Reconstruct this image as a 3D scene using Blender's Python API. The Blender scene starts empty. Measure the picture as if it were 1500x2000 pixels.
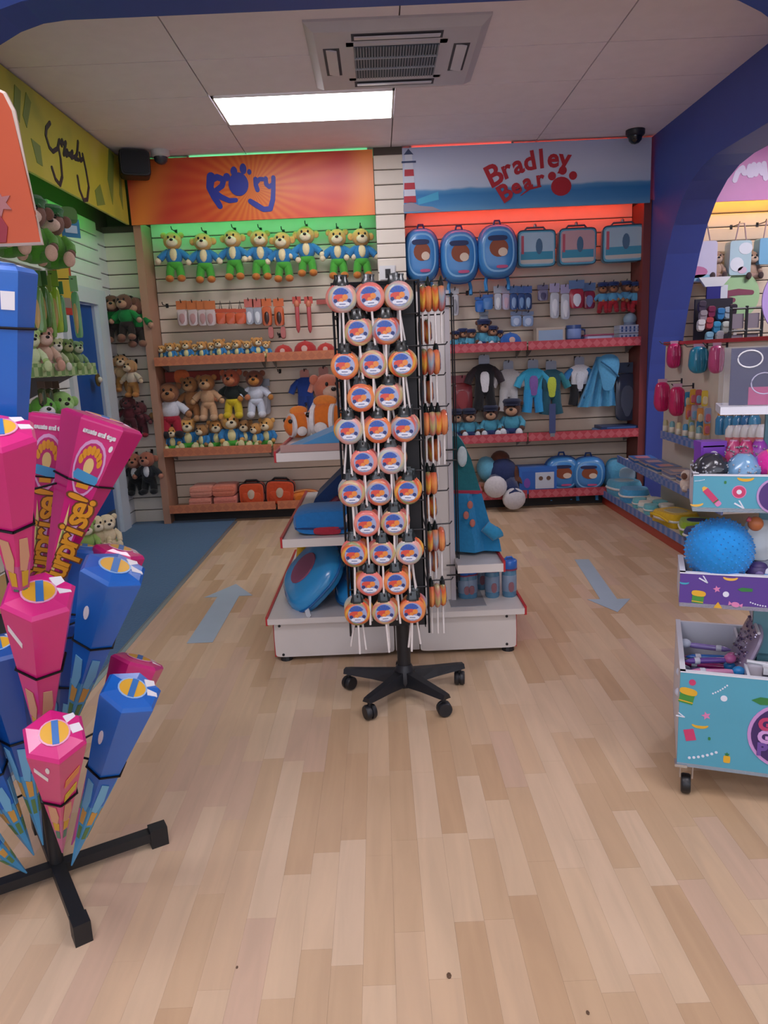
import bpy, math, random
from mathutils import Vector, Matrix
random.seed(7)
scn = bpy.context.scene
COL = scn.collection
PI = math.pi
# ------------------------------------------------------------------ camera
F, H = 1444.0, 1.40
PITCH, ROLL = math.radians(11.7), math.radians(2.5)
fwd = Vector((0, math.cos(PITCH), -math.sin(PITCH)))
r0 = Vector((1, 0, 0)); u0 = r0.cross(fwd)
RT = r0*math.cos(ROLL) - u0*math.sin(ROLL)
UP = RT.cross(fwd)
EYE = Vector((0, 0, H))
cd = bpy.data.cameras.new('camera'); cam = bpy.data.objects.new('camera', cd); COL.objects.link(cam)
cd.sensor_fit = 'VERTICAL'; cd.sensor_height = 36.0; cd.lens = F/2000*36.0
cd.clip_start = .02; cd.clip_end = 60
M = Matrix((RT, UP, -fwd)).transposed().to_4x4(); M.translation = EYE
cam.matrix_world = M
scn.camera = cam
def ray(px, py): return fwd*F + RT*(px-750) - UP*(py-1000)
def at(px, py, Y):
    d = ray(px, py); return EYE + d*(Y/d.y)
def onz(px, py, z):
    d = ray(px, py); return EYE + d*((z-H)/d.z)
def onx(px, py, x):
    d = ray(px, py); return EYE + d*(x/d.x)
# ------------------------------------------------------------------ world, exposure
w = bpy.data.worlds.new('world'); scn.world = w; w.use_nodes = True
w.node_tree.nodes['Background'].inputs[0].default_value = (.80, .84, 1.0, 1)
w.node_tree.nodes['Background'].inputs[1].default_value = 1.9
scn.view_settings.view_transform = 'Standard'
scn.view_settings.look = 'None'
scn.view_settings.exposure = -0.02
scn.view_settings.gamma = 1.0
scn.view_settings.use_curve_mapping = False
PANEL = 13.0        # strength of the ceiling panels
# ------------------------------------------------------------------ materials
def lin(h):
    h = h.lstrip('#'); o = []
    for i in (0, 2, 4):
        c = int(h[i:i+2], 16)/255
        o.append(c/12.92 if c <= .04045 else ((c+.055)/1.055)**2.4)
    return (*o, 1)
MC = {}
def mat(hexc, rough=.5, kind='plain', metal=0.0):
    """procedural material cached by its settings: plain / fabric / glossy / metal / clear"""
    k = (hexc, rough, kind, metal)
    if k in MC: return MC[k]
    m = bpy.data.materials.new(f'{kind}_{hexc.lstrip("#")}'); m.use_nodes = True; MC[k] = m
    nt = m.node_tree; N = nt.nodes; L = nt.links; b = N['Principled BSDF']
    b.inputs['Roughness'].default_value = rough; b.inputs['Metallic'].default_value = metal
    c = lin(hexc)
    tc = N.new('ShaderNodeTexCoord'); no = N.new('ShaderNodeTexNoise')
    L.new(tc.outputs['Object'], no.inputs['Vector'])
    no.inputs['Scale'].default_value = {'fabric': 60, 'plain': 9, 'glossy': 6, 'clear': 14}.get(kind, 9)
    no.inputs['Detail'].default_value = 3
    mx = N.new('ShaderNodeMix'); mx.data_type = 'RGBA'
    amt = .16 if kind == 'fabric' else .05
    mx.inputs[6].default_value = tuple(min(1, v*(1+amt)) for v in c[:3])+(1,)
    mx.inputs[7].default_value = tuple(v*(1-amt) for v in c[:3])+(1,)
    L.new(no.outputs['Fac'], mx.inputs[0]); L.new(mx.outputs[2], b.inputs['Base Color'])
    if kind == 'fabric':
        bp = N.new('ShaderNodeBump'); bp.inputs['Strength'].default_value = .35; bp.inputs['Distance'].default_value = .01
        L.new(no.outputs['Fac'], bp.inputs['Height']); L.new(bp.outputs['Normal'], b.inputs['Normal'])
        b.inputs['Sheen Weight'].default_value = .2
    if kind == 'clear':
        b.inputs['Transmission Weight'].default_value = .0
        b.inputs['Alpha'].default_value = .06
        bp = N.new('ShaderNodeBump'); bp.inputs['Strength'].default_value = .6; bp.inputs['Distance'].default_value = .02
        L.new(no.outputs['Fac'], bp.inputs['Height']); L.new(bp.outputs['Normal'], b.inputs['Normal'])
    if kind == 'glossy':
        b.inputs['Coat Weight'].default_value = .4; b.inputs['Coat Roughness'].default_value = .12
    return m
def emit(name, hexc, s):
    if name in MC: return MC[name]
    m = bpy.data.materials.new(name); m.use_nodes = True; MC[name] = m
    b = m.node_tree.nodes['Principled BSDF']
    b.inputs['Base Color'].default_value = lin(hexc)
    b.inputs['Emission Color'].default_value = lin(hexc); b.inputs['Emission Strength'].default_value = s
    return m
def ramp_mat(name, build, rough=.5):
    """build(N, L, tc) returns the colour socket"""
    m = bpy.data.materials.new(name); m.use_nodes = True
    N = m.node_tree.nodes; L = m.node_tree.links; b = N['Principled BSDF']
    b.inputs['Roughness'].default_value = rough
    tc = N.new('ShaderNodeTexCoord')
    L.new(build(N, L, tc), b.inputs['Base Color'])
    return m
def ramp(N, stops, interp='LINEAR'):
    r = N.new('ShaderNodeValToRGB'); e = r.color_ramp.elements
    r.color_ramp.interpolation = interp
    e[0].position, e[0].color = stops[0][0], lin(stops[0][1])
    e[1].position, e[1].color = stops[-1][0], lin(stops[-1][1])
    for p, c in stops[1:-1]:
        n = e.new(p); n.color = lin(c)
    return r
# ------------------------------------------------------------------ mesh builder
class MB:
    def __init__(s): s.v = []; s.f = []; s.m = []
    def add(s, vs, fs, m=0):
        o = len(s.v); s.v += [tuple(p) for p in vs]
        for f in fs: s.f.append([i+o for i in f]); s.m.append(m)
        return s
    def box(s, c, d, m=0, rz=0, R=None):
        x, y, z = d[0]/2, d[1]/2, d[2]/2
        P = [Vector((a, b, e)) for a in (-x, x) for b in (-y, y) for e in (-z, z)]
        Q = R if R is not None else Matrix.Rotation(rz, 3, 'Z')
        P = [Q @ p + Vector(c) for p in P]
        return s.add(P, [(0,1,3,2),(4,6,7,5),(0,4,5,1),(2,3,7,6),(0,2,6,4),(1,5,7,3)], m)
    def b2(s, lo, hi, m=0):
        return s.box([(a+b)/2 for a, b in zip(lo, hi)], [b-a for a, b in zip(lo, hi)], m)
    def rings(s, R, m=0, cap=True, closed=True):
        n = len(R[0]); vs = [p for r in R for p in r]; fs = []
        for i in range(len(R)-1):
            for j in range(n if closed else n-1):
                k = (j+1) % n
                fs.append((i*n+j, i*n+k, (i+1)*n+k, (i+1)*n+j))
        if cap:
            fs.append(tuple(reversed(range(n)))); fs.append(tuple(range((len(R)-1)*n, len(R)*n)))
        return s.add(vs, fs, m)
    def ell(s, c, r, m=0, seg=12, rg=8, R=None):
        c = Vector(c); vs = []; fs = []
        if not hasattr(r, '__len__'): r = (r, r, r)
        for i in range(1, rg):
            t = PI*i/rg
            for j in range(seg):
                a = 2*PI*j/seg
                p = Vector((r[0]*math.sin(t)*math.cos(a), r[1]*math.sin(t)*math.sin(a), r[2]*math.cos(t)))
                vs.append(c + (R @ p if R else p))
        tp = Vector((0, 0, r[2])); bt = -tp
        vs += [c+(R @ tp if R else tp), c+(R @ bt if R else bt)]
        T = len(vs)-2; B = T+1
        for i in range(rg-2):
            for j in range(seg):
                k = (j+1) % seg
                fs.append((i*seg+j, (i+1)*seg+j, (i+1)*seg+k, i*seg+k))
        for j in range(seg):
            k = (j+1) % seg
            fs.append((T, j, k)); fs.append((B, (rg-2)*seg+k, (rg-2)*seg+j))
        return s.add(vs, fs, m)
    def tube(s, pts, r, m=0, n=8, rr=None):
        pts = [Vector(p) for p in pts]; R = []
        for i, p in enumerate(pts):
            d = (pts[min(i+1, len(pts)-1)]-pts[max(i-1, 0)]).normalized()
            a = d.cross(Vector((0, 0, 1)))
            if a.length < .05: a = d.cross(Vector((1, 0, 0)))
            a.normalize(); b = a.cross(d)
            q = rr[i] if rr else r
            R.append([p + (a*math.cos(2*PI*j/n)+b*math.sin(2*PI*j/n))*q for j in range(n)])
        return s.rings(R, m)
    def lathe(s, prof, m=0, n=16, c=(0, 0, 0), axis='Z'):
        R = []
        for r, h in prof:
            ring = []
            for j in range(n):
                a = 2*PI*j/n; x, y = max(r, 1e-4)*math.cos(a), max(r, 1e-4)*math.sin(a)
                p = (x, y, h) if axis == 'Z' else ((x, -h, y) if axis == 'Y' else (h, x, y))
                ring.append(tuple(q+e for q, e in zip(p, c)))
            R.append(ring)
        if prof[0][0] > .001 and prof[-1][0] > .001: return s.rings(R+[R[0]], m, cap=False)   # a hoop, open in the middle
        return s.rings(R, m)
    def loft(s, out, prof, c=(0, 0, 0), m=0, ms=None):
        """outline in x,z; prof = list of (scale or (sx,sz), depth towards -y)"""
        R = []
        for sc, d in prof:
            sx, sz = sc if hasattr(sc, '__len__') else (sc, sc)
            R.append([(c[0]+x*sx, c[1]-d, c[2]+z*sz) for x, z in out])
        return s.rings(R, m)
    def plate(s, out, y0, t, m=0, c=(0, 0), cy=0):
        """flat polygon in x,z whose face is at y0-t"""
        return s.rings([[(x+c[0], y0, z+c[1]) for x, z in out], [(x+c[0], y0-t, z+c[1]) for x, z in out]], m)
    def stroke(s, pts, wd, y0, t, m=0, n=10):
        for i, (x, z) in enumerate(pts):
            q = wd[i] if hasattr(wd, '__len__') else wd
            s.plate([(x+q/2*math.cos(2*PI*j/n), z+q/2*math.sin(2*PI*j/n)) for j in range(n)], y0, t*(1+.015*i), m)
            if i:
                a, b = Vector(pts[i-1]), Vector(pts[i]); d = (b-a)
                if d.length < 1e-6: continue
                d.normalize(); nn = Vector((-d.y, d.x))
                q0 = wd[i-1] if hasattr(wd, '__len__') else wd
                s.plate([a-nn*q0/2, b-nn*q/2, b+nn*q/2, a+nn*q0/2], y0, t*(.80+.012*i), m)
        return s
    def mesh(s, name, mats, smooth=False):
        me = bpy.data.meshes.new(name); me.from_pydata(s.v, [], s.f)
        for q in (mats if isinstance(mats, (list, tuple)) else [mats]): me.materials.append(q)
        me.polygons.foreach_set('material_index', s.m)
        me.update()
        import bmesh
        b = bmesh.new(); b.from_mesh(me); bmesh.ops.recalc_face_normals(b, faces=b.faces[:]); b.to_mesh(me); b.free()
        if smooth:
            me.polygons.foreach_set('use_smooth', [True]*len(me.polygons))
            if smooth != 'all': me.set_sharp_from_angle(angle=math.radians(50))
        return me
def circ(r, n=20, c=(0, 0), rz=None): return [(c[0]+r*math.cos(2*PI*j/n), c[1]+(rz or r)*math.sin(2*PI*j/n)) for j in range(n)]
def sup(w_, h_, e=4, n=28, c=(0, 0)):
    o = []
    for j in range(n):
        a = 2*PI*j/n; x, z = math.cos(a), math.sin(a)
        o.append((c[0]+w_/2*math.copysign(abs(x)**(2/e), x), c[1]+h_/2*math.copysign(abs(z)**(2/e), z)))
    return o
def rect(w_, h_, c=(0, 0)): return [(c[0]-w_/2, c[1]-h_/2), (c[0]+w_/2, c[1]-h_/2), (c[0]+w_/2, c[1]+h_/2), (c[0]-w_/2, c[1]+h_/2)]
def star(r, q=.45, n=5, c=(0, 0), a0=PI/2): return [(c[0]+(r if j % 2 == 0 else r*q)*math.cos(a0+PI*j/n), c[1]+(r if j % 2 == 0 else r*q)*math.sin(a0+PI*j/n)) for j in range(2*n)]
# ------------------------------------------------------------------ objects
def tag(o, label=None, cat=None, group=None, kind=None):
    if label: o['label'] = label
    if cat: o['category'] = cat
    if group: o['group'] = group
    if kind: o['kind'] = kind
    return o
def thing(name, label, cat, loc=(0, 0, 0), rz=0, group=None, scale=None):
    o = bpy.data.objects.new(name, None); COL.objects.link(o); o.empty_display_size = .05
    o.location = loc; o.rotation_euler = (0, 0, rz)
    if scale: o.scale = (scale,)*3 if not hasattr(scale, '__len__') else scale
    return tag(o, label, cat, group)
def obj(name, me, parent=None, loc=None, rot=None, scale=None):
    o = bpy.data.objects.new(name, me); COL.objects.link(o)
    if parent: o.parent = parent
    if loc: o.location = loc
    if rot: o.rotation_euler = rot
    if scale: o.scale = scale
    return o
def part(name, mb, mats, parent=None, smooth=False, loc=None, rot=None):
    return obj(name, mb.mesh(name, mats, smooth), parent, loc, rot)
def struct(name, mb, mats, smooth=False): return tag(part(name, mb, mats, None, smooth), kind='structure')
CACHE = {}
def cmesh(key, fn, mats, smooth=False):
    k = (key, tuple(q.name for q in (mats if isinstance(mats, (list, tuple)) else [mats])))
    if k not in CACHE: CACHE[k] = fn().mesh(key if isinstance(key, str) else key[0], mats, smooth)
    return CACHE[k]
def text(name, s, size, m, parent, loc, rot=(PI/2, 0, 0), ext=.002, align='CENTER', off=0.0, xs=1.0):
    cu = bpy.data.curves.new(name, 'FONT'); cu.body = s; cu.size = size; cu.extrude = ext
    cu.align_x = align; cu.align_y = 'CENTER'; cu.offset = off; cu.resolution_u = 3
    t = bpy.data.objects.new('tmp', cu); COL.objects.link(t)
    me = bpy.data.meshes.new_from_object(t.evaluated_get(bpy.context.evaluated_depsgraph_get()))
    bpy.data.objects.remove(t); bpy.data.curves.remove(cu)
    me.materials.clear(); me.materials.append(m)
    o = obj(name, me, parent, loc, rot); o.scale = (xs, 1, 1)
    return o
ORD = ['first', 'second', 'third', 'fourth', 'fifth', 'sixth', 'seventh', 'eighth', 'ninth', 'tenth', 'eleventh', 'twelfth', 'thirteenth', 'fourteenth']
# ================================================================== SETTING
CEIL = 3.12; YB = 6.95; XL, XR = -2.32, 2.38
WOODS = ['#cbae8d', '#c6a886', '#cfb494', '#c0a07d', '#c9ab91', '#d2b899', '#c3a583']
def wood(hexc):
    def b(N, L, tc):
        ge = N.new('ShaderNodeNewGeometry'); mp = N.new('ShaderNodeMapping'); mp.inputs['Scale'].default_value = (16, 1.6, 1)
        L.new(ge.outputs['Position'], mp.inputs['Vector'])
        n = N.new('ShaderNodeTexNoise'); n.inputs['Scale'].default_value = 1.3; n.inputs['Detail'].default_value = 5; n.inputs['Distortion'].default_value = .8
        L.new(mp.outputs[0], n.inputs['Vector'])
        c = [int(hexc[i:i+2], 16) for i in (1, 3, 5)]
        d = '#%02x%02x%02x' % tuple(int(q*.965) for q in c); e = '#%02x%02x%02x' % tuple(min(255, int(q*1.02)) for q in c)
        r = ramp(N, [(.3, d), (.65, e)]); L.new(n.outputs['Fac'], r.inputs[0]); return r.outputs[0]
    return ramp_mat('floor_wood_'+hexc[1:], b, .5)
WM = [wood(c) for c in WOODS]
fl = struct('floor', MB().b2((-4, -2.6, -.06), (5.5, 7.1, -.009)), WM[0])
PW, PL = .076, .42
def pl_box(wd, ln): return MB().b2((-wd/2, -ln/2, -.009), (wd/2, ln/2, 0))
planks = []
x = -2.3; ci = 0
while x < 2.38:
    off = random.random()*PL; y = .7-off
    while y < 6.94:
        ln = PL*random.uniform(.75, 1.25)
        y2 = min(y+ln, 6.94)
        if y2-y > .06 and not (x+PW < -1.36 and (y+y2)/2 > 2.5) and x+PW/2 < 2.36:
            planks.append((x+PW/2, (y+y2)/2, y2-y, random.randrange(len(WM))))
        y = y2
    x += PW
def sees(p):
    v = Vector((p[0], p[1], 0))-EYE; z = v.dot(fwd)
    return z > .2 and -200 < 750+F*v.dot(RT)/z < 1700 and 1000-F*v.dot(UP)/z < 2450
planks = [p for p in planks if sees(p)]
planks.sort(key=lambda p: p[0]**2+p[1]**2+H*H)
pm = [cmesh('plank%d' % i, lambda: pl_box(PW-.0003, 1), [WM[i]]) for i in range(len(WM))]
for i, (a, b, l, k) in enumerate(planks[:300]):
    obj('plank', pm[k], fl, (a, b, 0), None, (1, l-.0004, 1))
mb = MB()
for a, b, l, k in planks[300:]: mb.b2((a-PW/2+.00015, b-l/2+.0004, -.009), (a+PW/2-.00015, b+l/2-.0004, 0), k)
tag(part('far_planks', mb, WM, fl), kind='stuff')
# carpet strip by the left wall, with its metal edge
cp = struct('floor_carpet', MB().b2((XL, 2.2, -.006), (-1.375, YB, .004)), mat('#2f5f84', .95, 'fabric'))
part('edge_strip', MB().rings([[(-1.375, y_, .0), (-1.375, y_, .006), (-1.36, y_, .008), (-1.343, y_, .002), (-1.343, y_, -.004)] for y_ in (2.2, 6.62)]), mat('#9aa6ae', .4, 'metal', .7), cp)
# ceiling: board tiles in a grid
cl = struct('ceiling', MB().b2((-4, -2.6, CEIL+.012), (5.5, 7.1, CEIL+.1)), mat('#6f686c', .8))
tm = mat('#f2ebf3', .85)
xs = [-3.42, -2.22, -1.02, .19, 1.40, 2.6]; ys = [3.5, 4.08, 4.68, 5.27, 5.86, 6.45, 7.0]
for i in range(5):
    for j in range(6):
        if (i, j) == (2, 3): continue
        a, b_, c_, d_ = xs[i]+.004, xs[i+1]-.004, ys[j]+.004, ys[j+1]-.004
        a = max(a, XL); b_ = min(b_, XR)
        part('ceiling_tile', MB().b2((a, c_, CEIL), (b_, d_, CEIL+.014)), tm, cl)
part('front_ceiling_tiles', MB().b2((-4, -2.6, CEIL), (5.5, 3.49, CEIL+.014)).b2((2.66, 3.5, CEIL), (5.5, 7, CEIL+.014)), tm, cl)
# slatted walls
SL = mat('#dccdb8', .55); SLW = mat('#dfe0df', .5); SLG = mat('#564c44', .8); SLP = mat('#e2d8c8', .5)
def slat_run(parent, x0, x1, y, z0, z1, m, pitch=.117):
    z = z0; n = 0
    me = MB().rings([[(x0, y, .006), (x0, y+.004, .0), (x0, y+.02, .0), (x0, y+.02, pitch-.008), (x0, y+.004, pitch-.008), (x0, y, pitch-.016)],
                     [(x1, y, .006), (x1, y+.004, .0), (x1, y+.02, .0), (x1, y+.02, pitch-.008), (x1, y+.004, pitch-.008), (x1, y, pitch-.016)]]).mesh('slat', m)
    while z+pitch < z1+.06: obj('slat', me, parent, (0, 0, z)); z += pitch
wb = struct('wall_back', MB().b2((-2.6, YB, 0), (5.5, YB+.1, CEIL)), SLG)
slat_run(wb, -1.95, .04, 6.925, .08, 2.62, SL)
slat_run(wb, .28, 2.31, 6.925, .08, 2.62, SL)
tr = struct('trim_1', MB().b2((.04, 6.63, 0), (.28, YB, CEIL)), SLG)            # slatted pillar between the two bays
slat_run(tr, .04, .28, 6.612, .02, 3.1, SLP)
tr2 = struct('trim_2', MB().b2((XL-.1, 6.80, 0), (-2.03, YB, 2.62)), SLG)        # slatted return left of the bays
slat_run(tr2, XL, -2.03, 6.782, .0, 2.6, SLP)
slat_run(wb, 2.66, 5.2, 6.925, .08, 2.62, SL)
# left wall with a doorway
wl = struct('wall_left', MB().b2((XL-.35, 3.4, 0), (XL-.02, 5.72, CEIL)).b2((XL-.35, 6.56, 0), (XL-.02, YB, CEIL)).b2((XL-.35, 5.72, 2.0), (XL-.02, 6.56, CEIL)), SLG)
def slat_left(y0, y1, z0, z1, pitch=.117):
    me = MB().rings([[(XL, y_, .006), (XL-.004, y_, 0), (XL-.02, y_, 0), (XL-.02, y_, pitch-.008), (XL-.004, y_, pitch-.008), (XL, y_, pitch-.016)] for y_ in (y0, y1)]).mesh('slat', SLW)
    z = z0
    while z+pitch < z1+.06: obj('slat', me, wl, (0, 0, z)); z += pitch
slat_left(6.60, 6.79, 0, 2.6); slat_left(5.68, 6.60, 2.05, 2.6); slat_left(3.42, 5.68, 0, 2.6)
WH = mat('#d3dbe2', .4, 'glossy'); DB = mat('#0f4f9e', .45)
d1 = struct('door_1', MB().b2((XL-.06, 5.74, .01), (XL-.02, 6.36, 1.93)), DB)
fr = part('door_frame', MB().b2((XL-.08, 6.37, 0), (XL+.03, 6.56, 2.06)).b2((XL-.08, 5.66, 0), (XL+.03, 5.74, 2.06)).b2((XL-.08, 5.74, 1.94), (XL+.03, 6.37, 2.06)), WH, d1)
part('door_stop', MB().b2((XL-.06, 6.335, 0), (XL+.005, 6.37, 1.94)), mat('#b9c4cf', .4), d1)
part('kick_plate', MB().b2((XL-.019, 5.75, .02), (XL-.015, 6.33, .22)), mat('#6f7479', .35, 'metal', .8), d1)
kn = part('door_knob', MB().lathe([(.0, 0), (.05, 0), (.055, .008), (.04, .014), (0, .016)]), mat('#8a7a4a', .35, 'metal', .8), d1, True, tuple(onx(190, 742, XL+.03)), (0, PI/2, 0))
part('knob_face', MB().ell((0, 0, .022), (.024, .024, .02)), mat('#d8d0c0', .3), kn, True)
# fascia signs --------------------------------------------------------------------------------
FZ0, FZ1 = 2.59, 3.10
def sun(N, L, tc):
    mp = N.new('ShaderNodeMapping'); L.new(tc.outputs['Object'], mp.inputs['Vector'])
    mp.inputs['Rotation'].default_value = (PI/2, 0, 0)
    g = N.new('ShaderNodeTexGradient'); g.gradient_type = 'RADIAL'; L.new(mp.outputs[0], g.inputs[0])
    m1 = N.new('ShaderNodeMath'); m1.operation = 'MULTIPLY'; m1.inputs[1].default_value = 2*PI*34; L.new(g.outputs['Fac'], m1.inputs[0])
    m2 = N.new('ShaderNodeMath'); m2.operation = 'SINE'; L.new(m1.outputs[0], m2.inputs[0])
    m3 = N.new('ShaderNodeMath'); m3.operation = 'MULTIPLY_ADD'; m3.inputs[1].default_value = .5; m3.inputs[2].default_value = .5; L.new(m2.outputs[0], m3.inputs[0])
    ln = N.new('ShaderNodeVectorMath'); ln.operation = 'LENGTH'; L.new(tc.outputs['Object'], ln.inputs[0])
    wv = N.new('ShaderNodeTexWave'); wv.inputs['Scale'].default_value = .55; wv.inputs['Distortion'].default_value = 7; wv.inputs['Detail'].default_value = 1
    L.new(tc.outputs['Object'], wv.inputs['Vector'])
    r1 = ramp(N, [(.15, '#dd6a2a'), (.45, '#d44c2c'), (1, '#c43038')]); L.new(ln.outputs['Value'], r1.inputs[0])
    r2 = ramp(N, [(.15, '#e6842f'), (.45, '#dc5c30'), (1, '#cb3a3c')]); L.new(ln.outputs['Value'], r2.inputs[0])
    mx = N.new('ShaderNodeMix'); mx.data_type = 'RGBA'; L.new(m3.outputs[0], mx.inputs[0]); L.new(r1.outputs[0], mx.inputs[6]); L.new(r2.outputs[0], mx.inputs[7])
    m4 = N.new('ShaderNodeMath'); m4.operation = 'MULTIPLY'; L.new(wv.outputs['Fac'], m4.inputs[0])
    r3 = ramp(N, [(.45, '#000000'), (.95, '#ffffff')]); L.new(ln.outputs['Value'], r3.inputs[0]); L.new(r3.outputs[0], m4.inputs[1])
    mx2 = N.new('ShaderNodeMix'); mx2.data_type = 'RGBA'; L.new(m4.outputs[0], mx2.inputs[0]); L.new(mx.outputs[2], mx2.inputs[6]); mx2.inputs[7].default_value = lin('#ef8a3c')
    return mx2.outputs[2]
ONE = FZ1-FZ0
t = thing('fascia_sign', 'orange sunburst fascia sign lettered Rory in blue with a paw', 'sign', (-.985, 6.6, (FZ0+FZ1)/2))
part('board', MB().b2((-1.03, 0, -ONE/2), (1.02, .02, ONE/2)), ramp_mat('sunburst_print', sun, .35), t)
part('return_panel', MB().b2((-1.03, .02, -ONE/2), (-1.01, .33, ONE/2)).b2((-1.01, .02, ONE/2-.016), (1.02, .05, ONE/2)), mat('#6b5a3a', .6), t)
NV = mat('#2b3a9a', .4)
mb = MB()
q = lambda px, py: ((at(px, py, 6.6)-Vector((-.985, 6.6, (FZ0+FZ1)/2)))[0], (at(px, py, 6.6)-Vector((-.985, 6.6, (FZ0+FZ1)/2)))[2])
mb = MB()
mb.stroke([q(412, 345), q(410, 366), q(419, 385), q(430, 403)], [.07, .06, .055, .045], 0, .004)
mb.stroke([q(412, 352), q(424, 346), q(437, 351), q(434, 363), q(422, 372)], [.05, .05, .045, .045, .04], 0, .0048)
mb.stroke([q(418, 373), q(432, 385), q(448, 392), q(461, 391)], [.035, .045, .04, .035], 0, .0056)
part('letter', mb, NV, t)
mb = MB()
mb.stroke([q(499, 350), q(500, 362), q(503, 371)], .038, 0, .004)
mb.stroke([q(500, 358), q(507, 350), q(513, 350)], .034, 0, .0048)
part('letter', mb, NV, t)
mb = MB()
mb.stroke([q(519, 349), q(520, 360), q(526, 365), q(533, 360)], .036, 0, .004)
mb.stroke([q(534, 347), q(534, 368), q(533, 390), q(528, 408), q(515, 409), q(500, 400), q(489, 393)], [.036, .036, .04, .042, .042, .046, .04], 0, .0048)
part('letter', mb, NV, t)
mb = MB(); mb.plate(circ(.083, 24, q(466, 360), .092), 0, .0064)
for px, py, rx, rz in ((443, 346, .029, .031), (457, 335, .028, .038), (475, 330, .028, .042), (487, 336, .018, .022)): mb.plate(circ(rx, 16, q(px, py), rz), 0, .0068)
part('paw_print', mb, NV, t)
# sea scene sign
def sea(N, L, tc):
    s = N.new('ShaderNodeSeparateXYZ'); L.new(tc.outputs['Object'], s.inputs[0])
    n = N.new('ShaderNodeTexNoise'); n.inputs['Scale'].default_value = 3.5; L.new(tc.outputs['Object'], n.inputs['Vector'])
    m = N.new('ShaderNodeMath'); m.operation = 'MULTIPLY_ADD'; m.inputs[1].default_value = .10; m.inputs[2].default_value = .45; L.new(n.outputs['Fac'], m.inputs[0])
    m2 = N.new('ShaderNodeMath'); m2.operation = 'MULTIPLY_ADD'; m2.inputs[1].default_value = 1/ONE; L.new(s.outputs['Z'], m2.inputs[0]); L.new(m.outputs[0], m2.inputs[2])
    r = ramp(N, [(0, '#6fa7cf'), (.10, '#4f93c8'), (.26, '#3b85c0'), (.33, '#5b9bcb'), (.37, '#c3d2e6'), (.6, '#cdd4e6'), (1, '#b9c2dc')]); L.new(m2.outputs[0], r.inputs[0]); return r.outputs[0]
o2 = Vector((1.3, 6.6, (FZ0+FZ1)/2))
t = thing('fascia_sign', 'pale blue seaside fascia sign lettered Bradley Bear in red', 'sign', o2)
part('board', MB().b2((-1.02, 0, -ONE/2), (1.05, .02, ONE/2)), ramp_mat('seaside_print', sea, .35), t)
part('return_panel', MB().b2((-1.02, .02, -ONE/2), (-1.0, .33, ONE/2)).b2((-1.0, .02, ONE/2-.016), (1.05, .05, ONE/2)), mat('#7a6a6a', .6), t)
q2 = lambda px, py: ((at(px, py, 6.6)-o2)[0], (at(px, py, 6.6)-o2)[2])
RD = mat('#b8232f', .4)
def arc_text(name, s, size, m, parent, pts, depth=-.002, **k):
    """letters laid one by one along a bowed line"""
    n = len(s)
    for i, ch in enumerate(s):
        f = i/(n-1); a, b, c = pts
        p = (1-f)**2*Vector(a)+2*f*(1-f)*Vector(b)+f*f*Vector(c); d = 2*(1-f)*(Vector(b)-Vector(a))+2*f*(Vector(c)-Vector(b))
        text(name, ch, size*(1.18 if i == 0 else 1), m, parent, (p.x, depth-.0004*i, p.y), (PI/2, -math.atan2(d.y, d.x), 0), off=.006, **k)
arc_text('letter', 'Bradley', .205, RD, t, [q2(965, 344), q2(1035, 305), q2(1103, 311)])
arc_text('letter', 'Bear', .165, RD, t, [q2(986, 378), q2(1016, 357), q2(1054, 350)], depth=-.006)
mb = MB(); mb.plate(circ(.085, 20, q2(1096, 364), .075), 0, .004)
for px, py in ((1078, 344), (1099, 333), (1119, 343)): mb.plate(circ(.034, 14, q2(px, py)), 0, .004)
part('paw_print', mb, RD, t)
part('underline', MB().stroke([q2(1017, 382), q2(1034, 369), q2(1056, 364)], [.006, .016, .012], 0, .004), RD, t)
mb = MB(); bx, bz = q2(801, 396)
for i in range(6): mb.plate([(bx-.052+.003*i, bz+.052*i), (bx+.052-.003*i, bz+.052*i), (bx+.049-.003*i, bz+.052*(i+1)), (bx-.049+.003*i, bz+.052*(i+1))], 0, .003, 0 if i % 2 == 0 else 1)
mb.plate(rect(.12, .015, (bx, bz+.318)), 0, .004, 2).plate(rect(.06, .05, (bx, bz+.35)), 0, .003, 1).plate([(bx-.04, bz+.375), (bx+.04, bz+.375), (bx, bz+.42)], 0, .003, 2)
part('printed_lighthouse', mb, [mat('#bf3542', .4), mat('#d5d9e4', .4), mat('#3c4a6c', .4)], t)
part('printed_rocks', MB().plate([q2(788, 414), q2(788, 400), q2(803, 394), q2(820, 402), q2(845, 404), q2(862, 411)], 0, .003), mat('#9c97a4', .5), t)
part('printed_sandbar', MB().plate([q2(816, 389), q2(856, 374), q2(857, 390), q2(817, 400)], 0, .002), mat('#4fb0d6', .4), t)
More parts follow.
